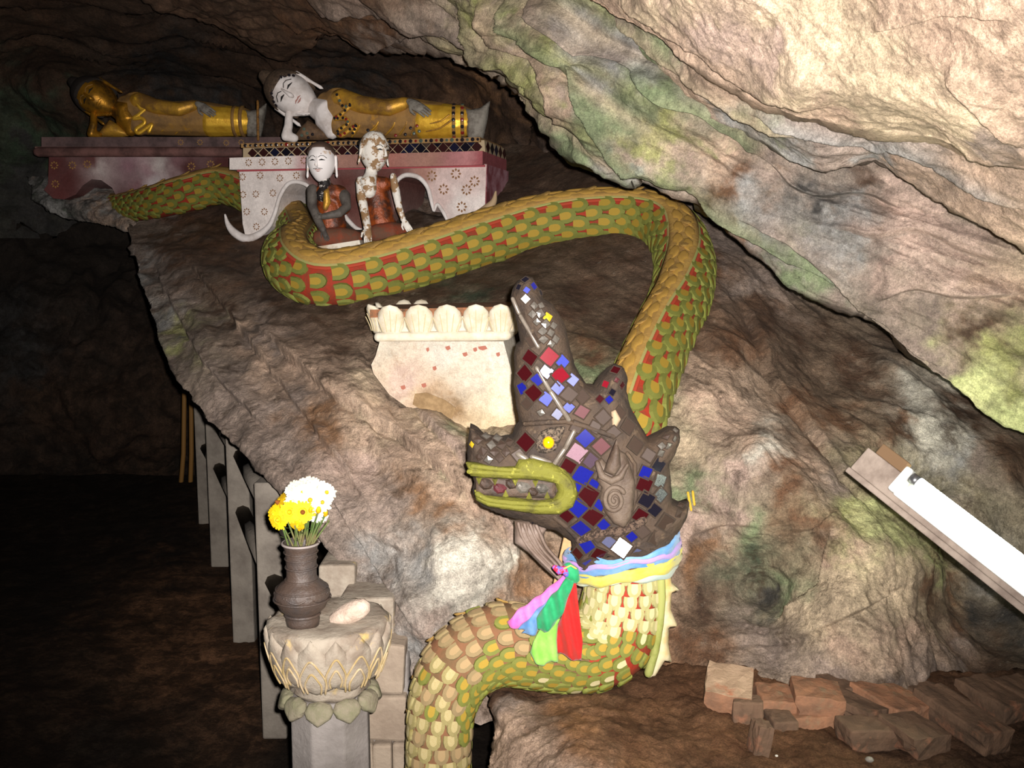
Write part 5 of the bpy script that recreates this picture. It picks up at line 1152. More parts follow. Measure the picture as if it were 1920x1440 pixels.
mb = MB(); mb.add(*lathe_geo([(.004, 0), (.004, .004), (.001, .005)], 8, P(602, 289, 4.42 - .058))); mb.build('forehead_mark', M_lap, h)
px_plate('robe_fold', [(607, 358), (616, 352), (620, 380), (612, 396), (606, 392)], 4.32, .014, .012, 4, M_goldpaint, at1)
slab('base', [(584, 464), (674, 450), (676, 459), (586, 474)], Plane(4.25, 0), .26, mat('chalky_base', (214, 206, 190), .8, rgb2=(170, 150, 126), nscale=20, bump=.3), at1)
at2 = thing('attendant_statue', P(725, 455, 4.42), 'attendant statue with peeling white paint and a detached forearm, head turned right', 'statue')
blob('robe', [[(705, 350, .03, 22), (710, 390, .03, 27), (716, 420, .02, 28)], [(690, 345, 0, 13), (722, 345, .02, 14)]], YA, M_orange, at2, .006)
blob('lap', [[(706, 438, -.03, 18), (735, 436, -.04, 20), (758, 434, 0, 14)], [(700, 446, 0, 10), (766, 440, 0, 9)]], YA, M_lap, at2, .006)
blob('torso', [[(697, 312, .0, 10), (696, 328, 0, 12), (690, 342, -.02, 16), (692, 358, -.03, 14)]], YA, M_peel, at2, .005)
blob('arm', [[(677, 340, -.01, 10), (678, 370, -.03, 9), (684, 400, -.05, 8), (689, 428, -.09, 7.5)]], YA, M_peel, at2, .005)
hand('hand', at2, P(689, 426, 4.33), P(690, 458, 4.28), (0, -1, .2), 1, M_peel, .1, 1)
blob('loose_forearm', [[(737, 330, -.02, 6), (741, 352, -.03, 8), (748, 388, -.05, 6.5), (757, 414, -.06, 5)]], YA, M_peel, at2, .005)
hand('hand', at2, P(756, 412, 4.36), P(772, 438, 4.34), (0, -1, .2), 1, M_peel)
statue_head('head', at2, P(702, 284, 4.42), (.02, .0, 1), (.72, -.7, -.05), m_px(72, 4.42), M_peel, None, ear_len=.35, ear_out=.25)
mb = MB(); mb.tube(P([676, 683, 692], [268, 264, 268], 4.47), [.014, .022, .02], 8); mb.build('hair_remnant', M_black, at2)
slab('base', [(684, 456), (764, 440), (768, 446), (686, 464)], Plane(4.26, 0), .24, MATS['chalky_base'], at2)

# ------------------------------------------------------------------ white lotus pedestal on the boulder
M_lime = mat('limewash', (202, 192, 172), .8, rgb2=(186, 172, 146), nscale=9, bump=.25, rgb3=(172, 140, 110), n3=14, lo3=.68, hi3=.74)
M_limep = mat('limewash_petal', (204, 195, 176), .75, rgb2=(188, 174, 148), nscale=20, bump=.2)
LP = Plane(3.02, -.10)
lot = thing('lotus_pedestal', LP.at(835, 790, .15), 'whitewashed lotus pedestal with round petals on the boulder', 'pedestal')
slab('body', [(712, 640), (944, 640), (960, 700), (975, 806), (900, 812), (850, 800), (800, 790), (730, 740), (700, 700), (696, 684), (704, 668)], LP, .32, rock_material('limewashed_block', con=.5, rough=.85, bump=.4, speck=.5, dirt=(150, 116, 84), crust=(226, 218, 202), dlo=.56, clo=.5), lot,
     [(720, 660, (200, 190, 172)), (830, 660, (206, 198, 184)), (930, 660, (206, 198, 184)), (760, 720, (190, 164, 152)), (880, 720, (200, 188, 170)), (780, 752, (206, 180, 150)), (812, 752, (136, 106, 70)), (845, 768, (136, 106, 70)), (940, 760, (232, 218, 190)), (900, 800, (206, 184, 148)), (710, 700, (206, 184, 160)), (950, 800, (206, 184, 148))])
slab('cracked_patch', [(778, 738), (800, 736), (835, 750), (855, 765), (848, 785), (820, 775), (790, 768), (774, 758)], LP, .006, mat('bare_clay_patch', (124, 100, 70), .9, rgb2=(150, 124, 90), nscale=30, bump=.5), lot, back=-.003)
mb = MB(); mb.tube([LP.at(708, 633, .02), LP.at(948, 630, .02)], m_px(10, 3.0), 12); mb.tube([LP.at(948, 630, .02), LP.at(948, 630, .3)], m_px(10, 3.0), 12); mb.tube([LP.at(708, 633, .02), LP.at(708, 633, .3)], m_px(10, 3.0), 12); mb.build('torus_moulding', M_limep, lot)
slab('core', [(712, 592), (948, 588), (944, 640), (716, 640)], LP, .30, M_lime, lot, back=.02)
slab('soil_top', [(692, 581), (958, 575), (958, 592), (692, 596)], LP, .32, mat('pedestal_soil', (104, 78, 56), .95, rgb2=(150, 96, 66), nscale=24, bump=.6, rgb3=(84, 64, 48), n3=30), lot, back=.01)
for (px, py, w_) in ((840, 652, 5), (872, 664, 5), (891, 655, 4), (934, 664, 4), (802, 655, 3), (795, 722, 5), (756, 726, 5), (815, 690, 4), (905, 652, 9)):
    slab('red_fleck', [(px - w_, py - 2), (px + w_ * .6, py - 4), (px + w_, py + 2), (px, py + 5), (px - w_ * .7, py + 3)], LP, .003, mat('old_red_paint', (150, 92, 76), .8), lot, back=-.0015)
def petal_geo(w, h, bow, t=.012):
    """lotus petal leaning outwards: u across, w up, front along -y"""
    ol = [(-.32, 0), (-.46, .25), (-.5, .5), (-.44, .75), (-.26, .93), (0, 1), (.26, .93), (.44, .75), (.5, .5), (.46, .25), (.32, 0)]
    v, f = inflate_geo(np.array(ol) * [w, h], t * .4, t, w * .35, w * .12)
    k = v[:, 2] / h; v[:, 1] -= bow * (k ** 1.6); v[:, 1] += .35 * bow * (2 * v[:, 0] / w) ** 2
    return v, f
vein = mat('petal_vein', (196, 180, 140), .8)
def lotus_petal(px, py, w, h, yaw, back, bow=.032):
    p = LP.at(px, py, back); v, f = petal_geo(m_px(w, 3), m_px(h, 3), bow); c, s_ = math.cos(yaw), math.sin(yaw)
    Rm = np.array([[c, -s_, 0], [s_, c, 0], [0, 0, 1]]); o = build('petal', v @ Rm.T + p, f, M_limep, lot)
    for k in range(-2, 3):
        x = k * .15 * m_px(w, 3); zs = np.linspace(.1, .8 - .12 * abs(k), 7) * m_px(h, 3)
        q = np.array([[x * (1 + .1 * i), -.0125 - bow * ((z / m_px(h, 3)) ** 1.6) + .35 * bow * (2 * x / m_px(w, 3)) ** 2, z] for i, z in enumerate(zs)])
        mb = MB(); mb.tube(q @ Rm.T + p, .0012, 5); mb.build('petal_vein', vein, o)
for k, (px, w) in enumerate(((732, 52), (785, 56), (838, 56), (892, 52), (938, 48))): lotus_petal(px, 628 - .3 * k, w, 58, .0, .015)
lotus_petal(702, 628, 46, 58, -.8, .05); lotus_petal(958, 624, 46, 58, .8, .04); lotus_petal(704, 626, 50, 56, -1.5, .16); lotus_petal(956, 622, 50, 56, 1.5, .15)
for k, px in enumerate((716, 752)): lotus_petal(px, 616, 40, 46, math.pi, .32, .04)

# ------------------------------------------------------------------ concrete pillar, lotus capital, vase, flowers
M_conc = mat('grey_concrete', (136, 129, 124), .85, rgb2=(116, 109, 104), nscale=8, bump=.35)
M_conc2 = mat('tan_concrete', (158, 142, 124), .85, rgb2=(136, 120, 104), nscale=7, bump=.4)
M_cap = mat('carved_capital', (156, 145, 130), .85, rgb2=(126, 112, 98), nscale=12, bump=.45, rgb3=(176, 152, 100), n3=16, lo3=.62, hi3=.72)
M_yline = mat('ochre_carving', (158, 136, 92), .85, rgb2=(180, 160, 130), nscale=20)
PC = P(618, 1240, 2.2); pcx, pcy = PC[0], PC[1]
pil = thing('lotus_pillar', (pcx, pcy, .0), 'octagonal grey concrete pillar with a carved lotus capital holding the vase', 'pillar')
zc = lambda py: float(P(618, py, 2.2)[2])
R_ = lambda n_: m_px(n_, 2.2)
mb = MB(); mb.add(*lathe_geo([(R_(82), -.05), (R_(82), .0), (R_(80), zc(1315)), (R_(80), zc(1290))], 8, (pcx, pcy, 0), ang0=math.pi / 8 + .1)); mb.build('shaft', M_conc, pil, smooth=False, bevel=.004)
v, f = lathe_geo([(R_(70), zc(1290)), (R_(74), zc(1284)), (R_(80), zc(1278)), (R_(78), zc(1270)), (R_(84), zc(1262)), (R_(96), zc(1240)), (R_(108), zc(1205)), (R_(116), zc(1175)), (R_(118), zc(1160)), (R_(106), zc(1156)), (R_(50), zc(1160)), (R_(2), zc(1160))], 40, (pcx, pcy, 0))
v = np.array(v); v += .006 * np.stack([perlin(v * 25), perlin(v * 25 + 9), perlin(v * 25 + 17)], 1); build('capital', v, f, M_cap, pil)
capmb = None
def pet_rel(name, ang, z0, z1, w, r0, r1, m, down=False, dz=0.0):
    """petal carved on the flaring capital"""
    ol = [(0, 0), (-.38, .12), (-.5, .4), (-.4, .68), (0, 1), (.4, .68), (.5, .4), (.38, .12)]
    h = z1 - z0; v, f = inflate_geo(np.array(ol) * [w / abs(h), 1.0], .1, 1.0, .22, .06); v[:, 0] *= abs(h)
    t = v[:, 2]; z = z0 + h * t; rr = r0 + (r1 - r0) * np.clip(t, 0, 1.1) ** .7; rad = rr - v[:, 1] * .014
    a = ang + v[:, 0] / rr
    o = build(name, np.stack([pcx + rad * np.sin(a), pcy - rad * np.cos(a), z + dz], 1), f, m, pil)
    for s_ in (.72, .45):
        pts = []
        for (x, y) in catmull(np.array([(-.34, .08), (-.42, .38), (-.3, .62), (0, .9), (.3, .62), (.42, .38), (.34, .08)]), 24):
            x, y = x * s_ * w, .08 + (y - .08) * s_; r_ = r0 + (r1 - r0) * y ** .7 + .0116 + .003 * math.sin(math.pi * min(1, y * 1.1)); pts.append((pcx + r_ * math.sin(ang + x / r_), pcy - r_ * math.cos(ang + x / r_), z0 + h * y + dz))
        if not down: mb = MB(); mb.tube(np.array(pts), .0026, 5); mb.build('carved_line', M_yline, o)
    return o
for k in range(8): pet_rel('petal', math.radians(45 * k - 6), zc(1268), zc(1158), R_(84), R_(84), R_(118), M_cap)
for k in range(8): pet_rel('petal', math.radians(45 * k + 16.5), zc(1256), zc(1160), R_(62), R_(88), R_(118), M_cap)
for k in range(10): pet_rel('fringe_petal', math.radians(36 * k - 4), zc(1282), zc(1322), R_(56), R_(78), R_(92), mat('mossy_fringe', (134, 124, 106), .85, rgb2=(112, 110, 84), nscale=14, bump=.5), down=True)
# vase
VY = 2.16; vc = P(568, 1168, VY); rv = lambda n_: m_px(n_, VY); zv = lambda py: float(P(568, py, VY)[2]) - vc[2]
M_vase = mat('dark_clay_vase', (58, 53, 52), .5, rgb2=(70, 56, 48), nscale=10, bump=.4, spec=.5)
vas = thing('flower_vase', vc, 'dark carved clay vase on the lotus capital', 'vase')
prof = [(31, 1172), (33, 1160), (31, 1150), (34, 1146), (44, 1138), (52, 1122), (54, 1110), (49, 1100), (40, 1092), (31, 1086), (29, 1078), (29, 1060), (30, 1040), (32, 1026), (35, 1020), (35, 1016), (30, 1016), (27, 1026), (24, 1060)]
mb = MB(); mb.add(*lathe_geo([(rv(r), zv(z)) for r, z in prof], 36, vc)); mb.build('body', M_vase, vas)
for z, r, w in ((1150, 33, 3), (1120, 54.5, 2), (1102, 50, 1.8), (1086, 31.5, 2), (1062, 30, 2), (1046, 30.5, 1.6), (1034, 32, 1.6), (1018, 35, 2.5)):
    a = np.linspace(0, 2 * math.pi, 33); mb = MB(); mb.tube(np.stack([vc[0] + rv(r) * np.cos(a), vc[1] + rv(r) * np.sin(a), np.full(33, vc[2] + zv(z))], 1), rv(w), 6, round_ends=False); mb.build('relief_ring', M_vase if z != 1018 else mat('worn_rim', (136, 126, 122), .5), vas)
for k in range(7):
    a = math.radians(51.4 * k - 90); pts = []
    for t in np.linspace(-1, 1, 9):
        b = a + t * .4; pts.append((vc[0] + rv(52) * math.cos(b), vc[1] + rv(52) * math.sin(b), vc[2] + zv(1108 + 8 * (1 - t * t))))
    mb = MB(); mb.tube(pts, rv(2.2), 6); mb.build('relief_garland', M_vase, vas)
# flowers
M_stem = mat('green_stem', (72, 92, 44), .7, rgb2=(104, 92, 60), nscale=20)
M_pw = mat('white_petal', (206, 203, 194), .7, rgb2=(196, 190, 160), nscale=40); M_py = mat('yellow_petal', (208, 172, 10), .7, rgb2=(190, 144, 8), nscale=40)
M_cy = mat('yellow_centre', (200, 166, 30), .7, bump=.5, bscale=300); M_cb = mat('brown_centre', (120, 66, 14), .8, bump=.5, bscale=300)
def flower(px, py, dy, r, pm, cm, label, cat='flower', n1=20, lean=(0, -.75, .6), bud=False, foot=None):
    p = P(px, py, VY + dy); foot_ = np.array([vc[0] + rv(random.uniform(-16, 16)), vc[1] + rv(random.uniform(-14, 14)), vc[2] + zv(1050)])
    mid = np.array([foot_[0] * .5 + p[0] * .5, foot_[1] * .5 + p[1] * .5, foot_[2] + (p[2] - foot_[2]) * .55])
    n = np.array(lean, float); n /= np.linalg.norm(n); R = m_px(r, VY)
    t = thing('bud' if bud else 'chrysanthemum', foot_, label, cat, 'flowers in the clay vase')
    mb = MB(); mb.tube(catmull(np.array([foot_, mid, p - n * R * .15]), 10), .0022, 6); mb.build('stem', M_stem, t)
    u = np.cross(n, (0, 0, 1)); u /= np.linalg.norm(u); w = np.cross(n, u)
    mb = MB()
    if bud:
        mb.add(*tube_geo([p, p + n * R], [R * .6, R * .45], 10)); mb.build('bloom', pm, t); return
    for L_, (cnt, rr, up) in enumerate(((n1, 1, .1), (n1 - 4, .82, .2), (n1 - 8, .6, .32))):
        for k in range(cnt):
            a = 2 * math.pi * (k + .5 * L_) / cnt + random.uniform(-.08, .08); d = u * math.cos(a) + w * math.sin(a); sd = np.cross(n, d); ln = R * rr * random.uniform(.9, 1.08); wd = R * .17
            q0, q1, q2 = p + d * R * .15, p + d * ln * .65 + n * up * R * .5, p + d * ln + n * up * R * .42
            mb.add([q0 - sd * wd * .5, q0 + sd * wd * .5, q1 + sd * wd, q1 - sd * wd, q2 + sd * wd * .5, q2 - sd * wd * .5, q1 + n * R * -.05, q0 - n * R * .04], [[0, 1, 2, 3], [3, 2, 4, 5], [0, 3, 6, 7], [1, 7, 6, 2], [3, 5, 6], [2, 6, 4], [5, 4, 6]])
    mb.add(*tube_geo([p + n * R * .02, p + n * R * .1], [R * .78, R * .66], 16, False))
    mb.build('petals', pm, t, smooth=False)
    mb = MB(); c0 = p + n * R * .12; mb.add(*tube_geo([c0, c0 + n * R * .16], [R * .22, R * .16], 12)); mb.build('centre', cm, t)
    for k in range(1):
        q = mid; dd = np.array([random.uniform(-1, 1), -.6, .4]); dd /= np.linalg.norm(dd); s2 = np.cross(dd, (0, 0, 1)); lf = .02
        mb = MB(); mb.add([q, q + dd * lf * .5 + s2 * .005, q + dd * lf, q + dd * lf * .5 - s2 * .005, q + dd * lf * .5 - np.array([0, 0, .002])], [[0, 1, 2, 3], [0, 4, 1], [1, 4, 2], [2, 4, 3], [3, 4, 0]]); mb.build('leaf', M_stem, t, smooth=False)
for a in ((552, 916, .01, 17, M_pw, M_pw, 'white chrysanthemum at the top left of the bouquet', (-.3, -.6, .8)), (578, 908, .03, 18, M_pw, M_pw, 'white chrysanthemum topmost in the bouquet', (0, -.5, .9)), (598, 916, .02, 17, M_pw, M_pw, 'white chrysanthemum high in the bouquet beside the yellow-eyed one', (.2, -.6, .8)), (612, 924, .0, 16, M_pw, M_cy, 'white chrysanthemum with yellow eye at the top right of the bouquet', (.45, -.7, .5)),
          (568, 924, -.02, 15, M_pw, M_cy, 'white chrysanthemum at the middle top of the bouquet', (-.1, -.8, .5)), (550, 942, -.02, 17, M_pw, M_pw, 'white chrysanthemum above the yellow blooms on the left', (-.25, -.8, .5)), (582, 938, -.04, 18, M_pw, M_cy, 'large white chrysanthemum in the centre of the bouquet', (0, -.9, .4)), (604, 942, -.02, 16, M_pw, M_cy, 'white chrysanthemum with yellow eye at the right edge', (.35, -.85, .3)),
          (590, 964, -.03, 14, M_pw, M_cy, 'white chrysanthemum hanging lowest on the right', (.1, -.9, -.1)), (602, 968, .0, 12, M_pw, M_pw, 'small white chrysanthemum half hidden low on the right', (.2, -.8, -.3)),
          (524, 944, .0, 19, M_py, M_cb, 'yellow chrysanthemum with brown centre at the upper left, seen edge on', (-.7, -.35, .6)), (516, 964, -.02, 16, M_py, M_py, 'yellow chrysanthemum leftmost in the bouquet', (-.6, -.75, .2)), (523, 974, -.03, 17, M_py, M_py, 'yellow chrysanthemum lowest on the left', (-.4, -.9, 0)), (544, 960, -.04, 18, M_py, M_py, 'full yellow chrysanthemum left of the brown-centred one', (-.15, -.95, .2)),
          (568, 960, -.05, 18, M_py, M_cb, 'yellow chrysanthemum with brown centre facing the viewer', (.05, -1, .1)), (558, 984, -.03, 13, M_py, M_py, 'drooping yellow chrysanthemum above the vase mouth', (-.1, -.85, -.5))):
    flower(a[0], a[1], a[2], a[3] * 1.22, *a[4:7], lean=a[7])
for a in ((582, 958, -.05, 7, 'small yellow bud beside the brown-centred bloom'), (597, 958, -.05, 9, 'yellow bud in front of the low white bloom'), (612, 952, -.01, 8, 'upper yellow bud at the right edge of the bouquet'), (610, 964, -.01, 9, 'lower yellow bud at the right edge of the bouquet'), (616, 978, .0, 4, 'tiny green bud on a bent stem at the right')):
    flower(a[0], a[1], a[2], a[3], M_py if 'yellow' in a[4] else M_stem, M_cy, a[4], 'bud', lean=(.2, -.6, .7), bud=True)
# broken stone lying on the capital and loose white block behind
mb = MB(); mb.tube(P([632, 652, 676], [1160, 1152, 1140], 2.19), [R_(16), R_(22), R_(20)], 12); o = mb.build('stone_fragment', mat('pinkish_stone', (196, 176, 160), .85, rgb2=(160, 140, 124), nscale=16, bump=.7)); tag(o, 'pinkish broken stone lying beside the vase on the capital', 'stone')

# ------------------------------------------------------------------ concrete balustrade running back into the hollow
bal = thing('balustrade', P(505, 1200, 2.9), 'grey concrete post and rail balustrade beside the boulder', 'balustrade')
posts = [(505, 900, 3.1, 24), (448, 805, 3.9, 21), (405, 755, 4.9, 17), (380, 735, 5.7, 14)]
M_balu = mat('balustrade_concrete', (124, 116, 106), .9, rgb2=(100, 92, 84), nscale=6, bump=.4)
PT = []
for (px, py, Y, w) in posts:
    t_ = P(px, py, Y); h_ = m_px(w, Y); PT.append(t_)
    mb = MB(); mb.box((t_[0] - h_, t_[1] - h_, .02), (t_[0] + h_, t_[1] + h_, t_[2])); mb.build('post', M_balu, bal, smooth=False, bevel=.006)
for i in range(len(PT) - 1):
    for dz in (-.10, -.33):
        a, b = PT[i].copy(), PT[i + 1].copy(); a[2] += dz; b[2] += dz
        mb = MB(); mb.add(*tube_geo([a, b], .03, 8, False)); mb.build('rail', M_balu, bal)
a, b = PT[0].copy(), np.array([pcx, pcy + .05, 0]); b[2] = PT[0][2] - .3
for dz in (-.33,):
    aa = a.copy(); aa[2] += dz; bb = b.copy(); mb = MB(); mb.add(*tube_geo([aa, bb], .03, 8, False)); mb.build('rail', M_balu, bal)
# loose poles leaning far back
for k, (x0, x1, lb) in enumerate(((346, 342, 'thin yellowish pole hanging in the dark hollow, the left one'), (358, 360, 'thin yellowish pole hanging in the dark hollow, the right one'))):
    mb = MB(); q = P([x0, (x0 + x1) / 2, x1], [700, 850, 985], 6.6); q[-1, 2] = .02; mb.tube(q, .016, 8); tag(mb.build('pole', mat('yellow_bamboo', (120, 86, 40), .7)), lb, 'pole', 'thin poles in the hollow')
# block wall between pillar and boulder
wal = thing('block_wall', P(720, 1440, 2.4) * np.array([1, 1, 0]), 'low wall of tan concrete blocks between the pillar and the serpent', 'wall')
rows = [(1060, 1122, [(600, 666)], 2.62), (1120, 1206, [(640, 740)], 2.5), (1206, 1300, [(600, 690), (692, 758)], 2.42), (1304, 1388, [(600, 672), (674, 762)], 2.42), (1392, 1500, [(600, 700), (738, 780), (702, 736)], 2.42), (1504, 1620, [(600, 690), (692, 780)], 2.42), (1624, 1800, [(600, 690), (692, 780)], 2.42)]
for (y0, y1, xs, Y) in rows:
    for (x0, x1) in xs:
        a, b = P(x0, y1, Y), P(x1, y0, Y); mb = MB(); mb.box((a[0], Y - .01, a[2]), (b[0], Y + .16, b[2]), jit=.004); mb.build('block', M_conc2 if y0 > 1130 else M_cap, wal, smooth=False, bevel=.008)
a, b = P(600, 1800, 2.5), P(770, 1210, 2.5); mb = MB(); mb.box((a[0], 2.44, 0), (b[0], 2.6, b[2])); mb.build('mortar_core', M_conc, wal, smooth=False, bevel=.01)

# ------------------------------------------------------------------ bricks on the mound
M_bA = mat('tan_topped_brick', (178, 150, 124), .9, rgb2=(150, 124, 100), nscale=10, bump=.5, rgb3=(170, 104, 74), n3=9, lo3=.58, hi3=.68)
M_bB = mat('terracotta_brick', (150, 106, 78), .9, rgb2=(116, 86, 66), nscale=10, bump=.5, rgb3=(126, 104, 80), n3=14, lo3=.56, hi3=.66)
M_bC = mat('dusty_dark_brick', (106, 82, 64), .92, rgb2=(82, 64, 50), nscale=10, bump=.5, rgb3=(128, 88, 66), n3=12, lo3=.58, hi3=.68)
def brick(px, py, Y, L, W, H, yaw, pitch, roll, m, label, chip=0.0):
    H += .012
    c = P(px, py, Y); mb = MB()
    nx, ny, nz = 6, 4, 3; g = bmesh.new()
    vs_ = {}
    for i in range(nx + 1):
        for j in range(ny + 1):
            for k in range(nz + 1):
                if 0 < i < nx and 0 < j < ny and 0 < k < nz: continue
                p = np.array([L * (i / nx - .5), W * (j / ny - .5), H * (k / nz - .5)])
                e = sum((abs(2 * a_) > .99) for a_ in (2 * (i / nx - .5) / 2, 2 * (j / ny - .5) / 2, 2 * (k / nz - .5) / 2))
                if e >= 2: p *= .97
                p = p + .0045 * (rng.random(3) - .5)
                if chip and i == 0 and k <= 1: p[0] += chip * L * rng.random() * .6; p[2] += H * .12 * rng.random()
                vs_[(i, j, k)] = g.verts.new(p.tolist())
    def quad(a_, b_, c_, d_): g.faces.new([vs_[a_], vs_[b_], vs_[c_], vs_[d_]])
    for i in range(nx):
        for j in range(ny): quad((i, j, 0), (i, j + 1, 0), (i + 1, j + 1, 0), (i + 1, j, 0)); quad((i, j, nz), (i + 1, j, nz), (i + 1, j + 1, nz), (i, j + 1, nz))
    for i in range(nx):
        for k in range(nz): quad((i, 0, k), (i + 1, 0, k), (i + 1, 0, k + 1), (i, 0, k + 1)); quad((i, ny, k), (i, ny, k + 1), (i + 1, ny, k + 1), (i + 1, ny, k))
    for j in range(ny):
        for k in range(nz): quad((0, j, k), (0, j, k + 1), (0, j + 1, k + 1), (0, j + 1, k)); quad((nx, j, k), (nx, j + 1, k), (nx, j + 1, k + 1), (nx, j, k + 1))
    me = bpy.data.meshes.new('brick'); g.to_mesh(me); g.free(); me.materials.append(m); me.materials.append(M_bB)
    if m is M_bA:
        for q_ in me.polygons: q_.material_index = 1 if q_.normal.y < -.6 else 0
    o = bpy.data.objects.new('brick', me); COL.objects.link(o); o.location = c.tolist(); o.rotation_euler = (math.radians(roll - 6), math.radians(pitch), math.radians(yaw))
    b = o.modifiers.new('edge', 'BEVEL'); b.width = .004; b.segments = 2
    tag(o, label, 'brick', 'bricks on the earth mound'); return o
brick(1366, 1292, 2.24, .11, .16, .04, -14, 4, 10, M_bA, 'pale square brick standing highest at the left end of the row', .25)
brick(1452, 1318, 2.24, .085, .11, .045, -4, 2, 6, M_bB, 'terracotta brick just right of the pale square brick')
brick(1530, 1312, 2.22, .115, .11, .05, -8, 4, 8, M_bB, 'rounded terracotta brick resting on a lower red brick', .3)
brick(1600, 1330, 2.2, .075, .14, .035, 34, 5, 6, M_bC, 'small mossy brick with a chipped white end', .4)
brick(1500, 1352, 2.2, .13, .10, .04, 6, 0, 0, M_bB, 'red brick lying underneath the rounded terracotta brick')
brick(1462, 1362, 2.16, .06, .09, .05, 4, 0, 3, M_bC, 'small half-buried brick under the terracotta one')
brick(1668, 1318, 2.24, .12, .16, .04, 24, 4, 8, M_bB, 'long orange brick in the middle of the row')
brick(1624, 1374, 2.1, .12, .085, .04, 8, 2, 6, M_bC, 'flat dusty brick nearest the middle front', .2)
brick(1712, 1378, 2.08, .105, .12, .04, 20, 3, 8, M_bC, 'brick with a white broken corner at the front', .4)
brick(1742, 1312, 2.32, .10, .12, .04, 24, 3, 8, M_bC, 'brown brick behind the one with the broken corner')
brick(1800, 1347, 2.16, .095, .22, .045, 22, 3, 12, M_bC, 'long brick sloping to the front at the right of the row', .2)
brick(1862, 1310, 2.3, .10, .16, .04, 22, 0, 8, M_bC, 'dark brick right of the long sloping one')
brick(1928, 1308, 2.3, .10, .16, .04, 20, 0, 6, M_bC, 'darkest brick at the right edge of the picture')
brick(1580, 1294, 2.32, .10, .10, .04, 14, 0, 5, M_bC, 'brick pushed against the rock behind the row')
brick(1400, 1345, 2.16, .07, .06, .08, -6, 0, 0, M_bC, 'upright brick under the pale square one')
brick(1425, 1385, 2.02, .035, .05, .06, 6, 10, 4, M_bC, 'grey sliver of brick stuck in the soil in front')
for (px, py, Y, r, lb) in ((1630, 1424, 2.0, 9, 'round grey pebble in front of the bricks'), (1520, 1383, 2.1, 3.5, 'tiny white pebble below the red brick'), (1456, 1417, 2.0, 3.5, 'tiny white pebble near the front of the mound')):
    v, f = lathe_geo([(.05, -.6), (.7, -.4), (1, 0), (.7, .4), (.05, .55)], 9); v = np.array(v) * m_px(r, Y) + P(px, py, Y); o = build('pebble', v, f, mat('pale_pebble', (190, 184, 172), .8) if r < 5 else M_greystone); tag(o, lb, 'pebble')

# ------------------------------------------------------------------ fluorescent lamp on its board
lamp = thing('tube_lamp', P(1780, 1000, 2.2), 'lit fluorescent tube lamp on a wooden board by the right rock', 'lamp')
A0, A1 = P(1612, 856, 2.36), P(1990, 1150, 1.98)
ax = (A1 - A0) / np.linalg.norm(A1 - A0); upv = P(1660, 820, 2.3) - P(1620, 870, 2.3); upv -= ax * (upv @ ax); upv /= np.linalg.norm(upv); nv_ = np.cross(ax, upv); nv_ = nv_ if nv_[1] < 0 else -nv_
def bar(name, s0, s1, u0, u1, n0, n1, m, bevel=.003):
    mb = MB(); c = [A0 + ax * s + upv * u + nv_ * n for n in (n0, n1) for u in (u0, u1) for s in (s0, s1)]
    mb.add(c, [[0, 2, 3, 1], [4, 5, 7, 6], [0, 1, 5, 4], [2, 6, 7, 3], [0, 4, 6, 2], [1, 3, 7, 5]]); return mb.build(name, m, lamp, smooth=False, bevel=bevel)
LL = float(np.linalg.norm(A1 - A0)) + .25
bar('board', 0, LL, -.035, .03, -.02, .0, mat('grey_wood_board', (150, 136, 124), .8, rgb2=(120, 106, 96), nscale=12, bump=.3))
bar('board_edge', 0, LL, -.05, -.035, -.02, .012, MATS['grey_wood_board'])
M_enamel = mat('white_enamel', (232, 232, 226), .4)
bar('batten', .13, LL, -.022, .012, .0, .03, M_enamel)
bar('tube_holder', .115, .135, -.02, .05, .0, .045, M_enamel, .006)
mb = MB(); mb.add(*tube_geo([A0 + ax * .138 + upv * .034 + nv_ * .03, A0 + ax * .158 + upv * .034 + nv_ * .03], .0135, 16, False)); mb.build('tube_cap', mat('grey_metal_cap', (120, 120, 122), .4, metal=.8), lamp)
mb = MB(); mb.add(*tube_geo([A0 + ax * .158 + upv * .034 + nv_ * .03, A0 + ax * LL + upv * .034 + nv_ * .03], .0135, 16, False)); mb.build('glowing_tube', mat('lit_phosphor', (244, 255, 232), .3, emit=75), lamp)
bar('support_block', .02, .1, .03, .06, -.03, -.005, mat('dark_support', (110, 86, 62), .85))
bar('support_leg', .3, .36, -.03, .03, -.6, -.02, MATS['dark_support'])

# ------------------------------------------------------------------ coloured ribbons round the serpent's neck
def cloth(name, rgb, rgb2):
    m = mat(name, rgb, .75, rgb2=rgb2, nscale=18, bump=.15, bscale=120); B = m.node_tree.nodes['Principled BSDF']; B.inputs['Sheen Weight'].default_value = .2; return m
C_ = dict(blue=cloth('blue_ribbon', (84, 132, 180), (112, 150, 190)), pink=cloth('pink_ribbon', (196, 84, 156), (206, 116, 174)), yellow=cloth('yellow_ribbon', (186, 172, 60), (170, 164, 92)), green=cloth('green_ribbon', (20, 124, 74), (34, 144, 92)),
          lime=cloth('lime_ribbon', (112, 176, 64), (136, 186, 84)), red=cloth('red_ribbon', (170, 18, 16), (150, 30, 20)), sky=cloth('sky_ribbon', (66, 116, 168), (100, 132, 168)), lilac=cloth('lilac_ribbon', (166, 124, 180), (140, 134, 186)), grey=cloth('grey_ribbon', (150, 164, 156), (176, 180, 150)))
sash = thing('ribbon_sash', P(1068, 1075, 2.16), 'bundle of coloured cloth ribbons knotted round the serpent\'s neck', 'ribbons')
ncx, ncy = float(P(1166, 1060, 2.33)[0]), 2.33
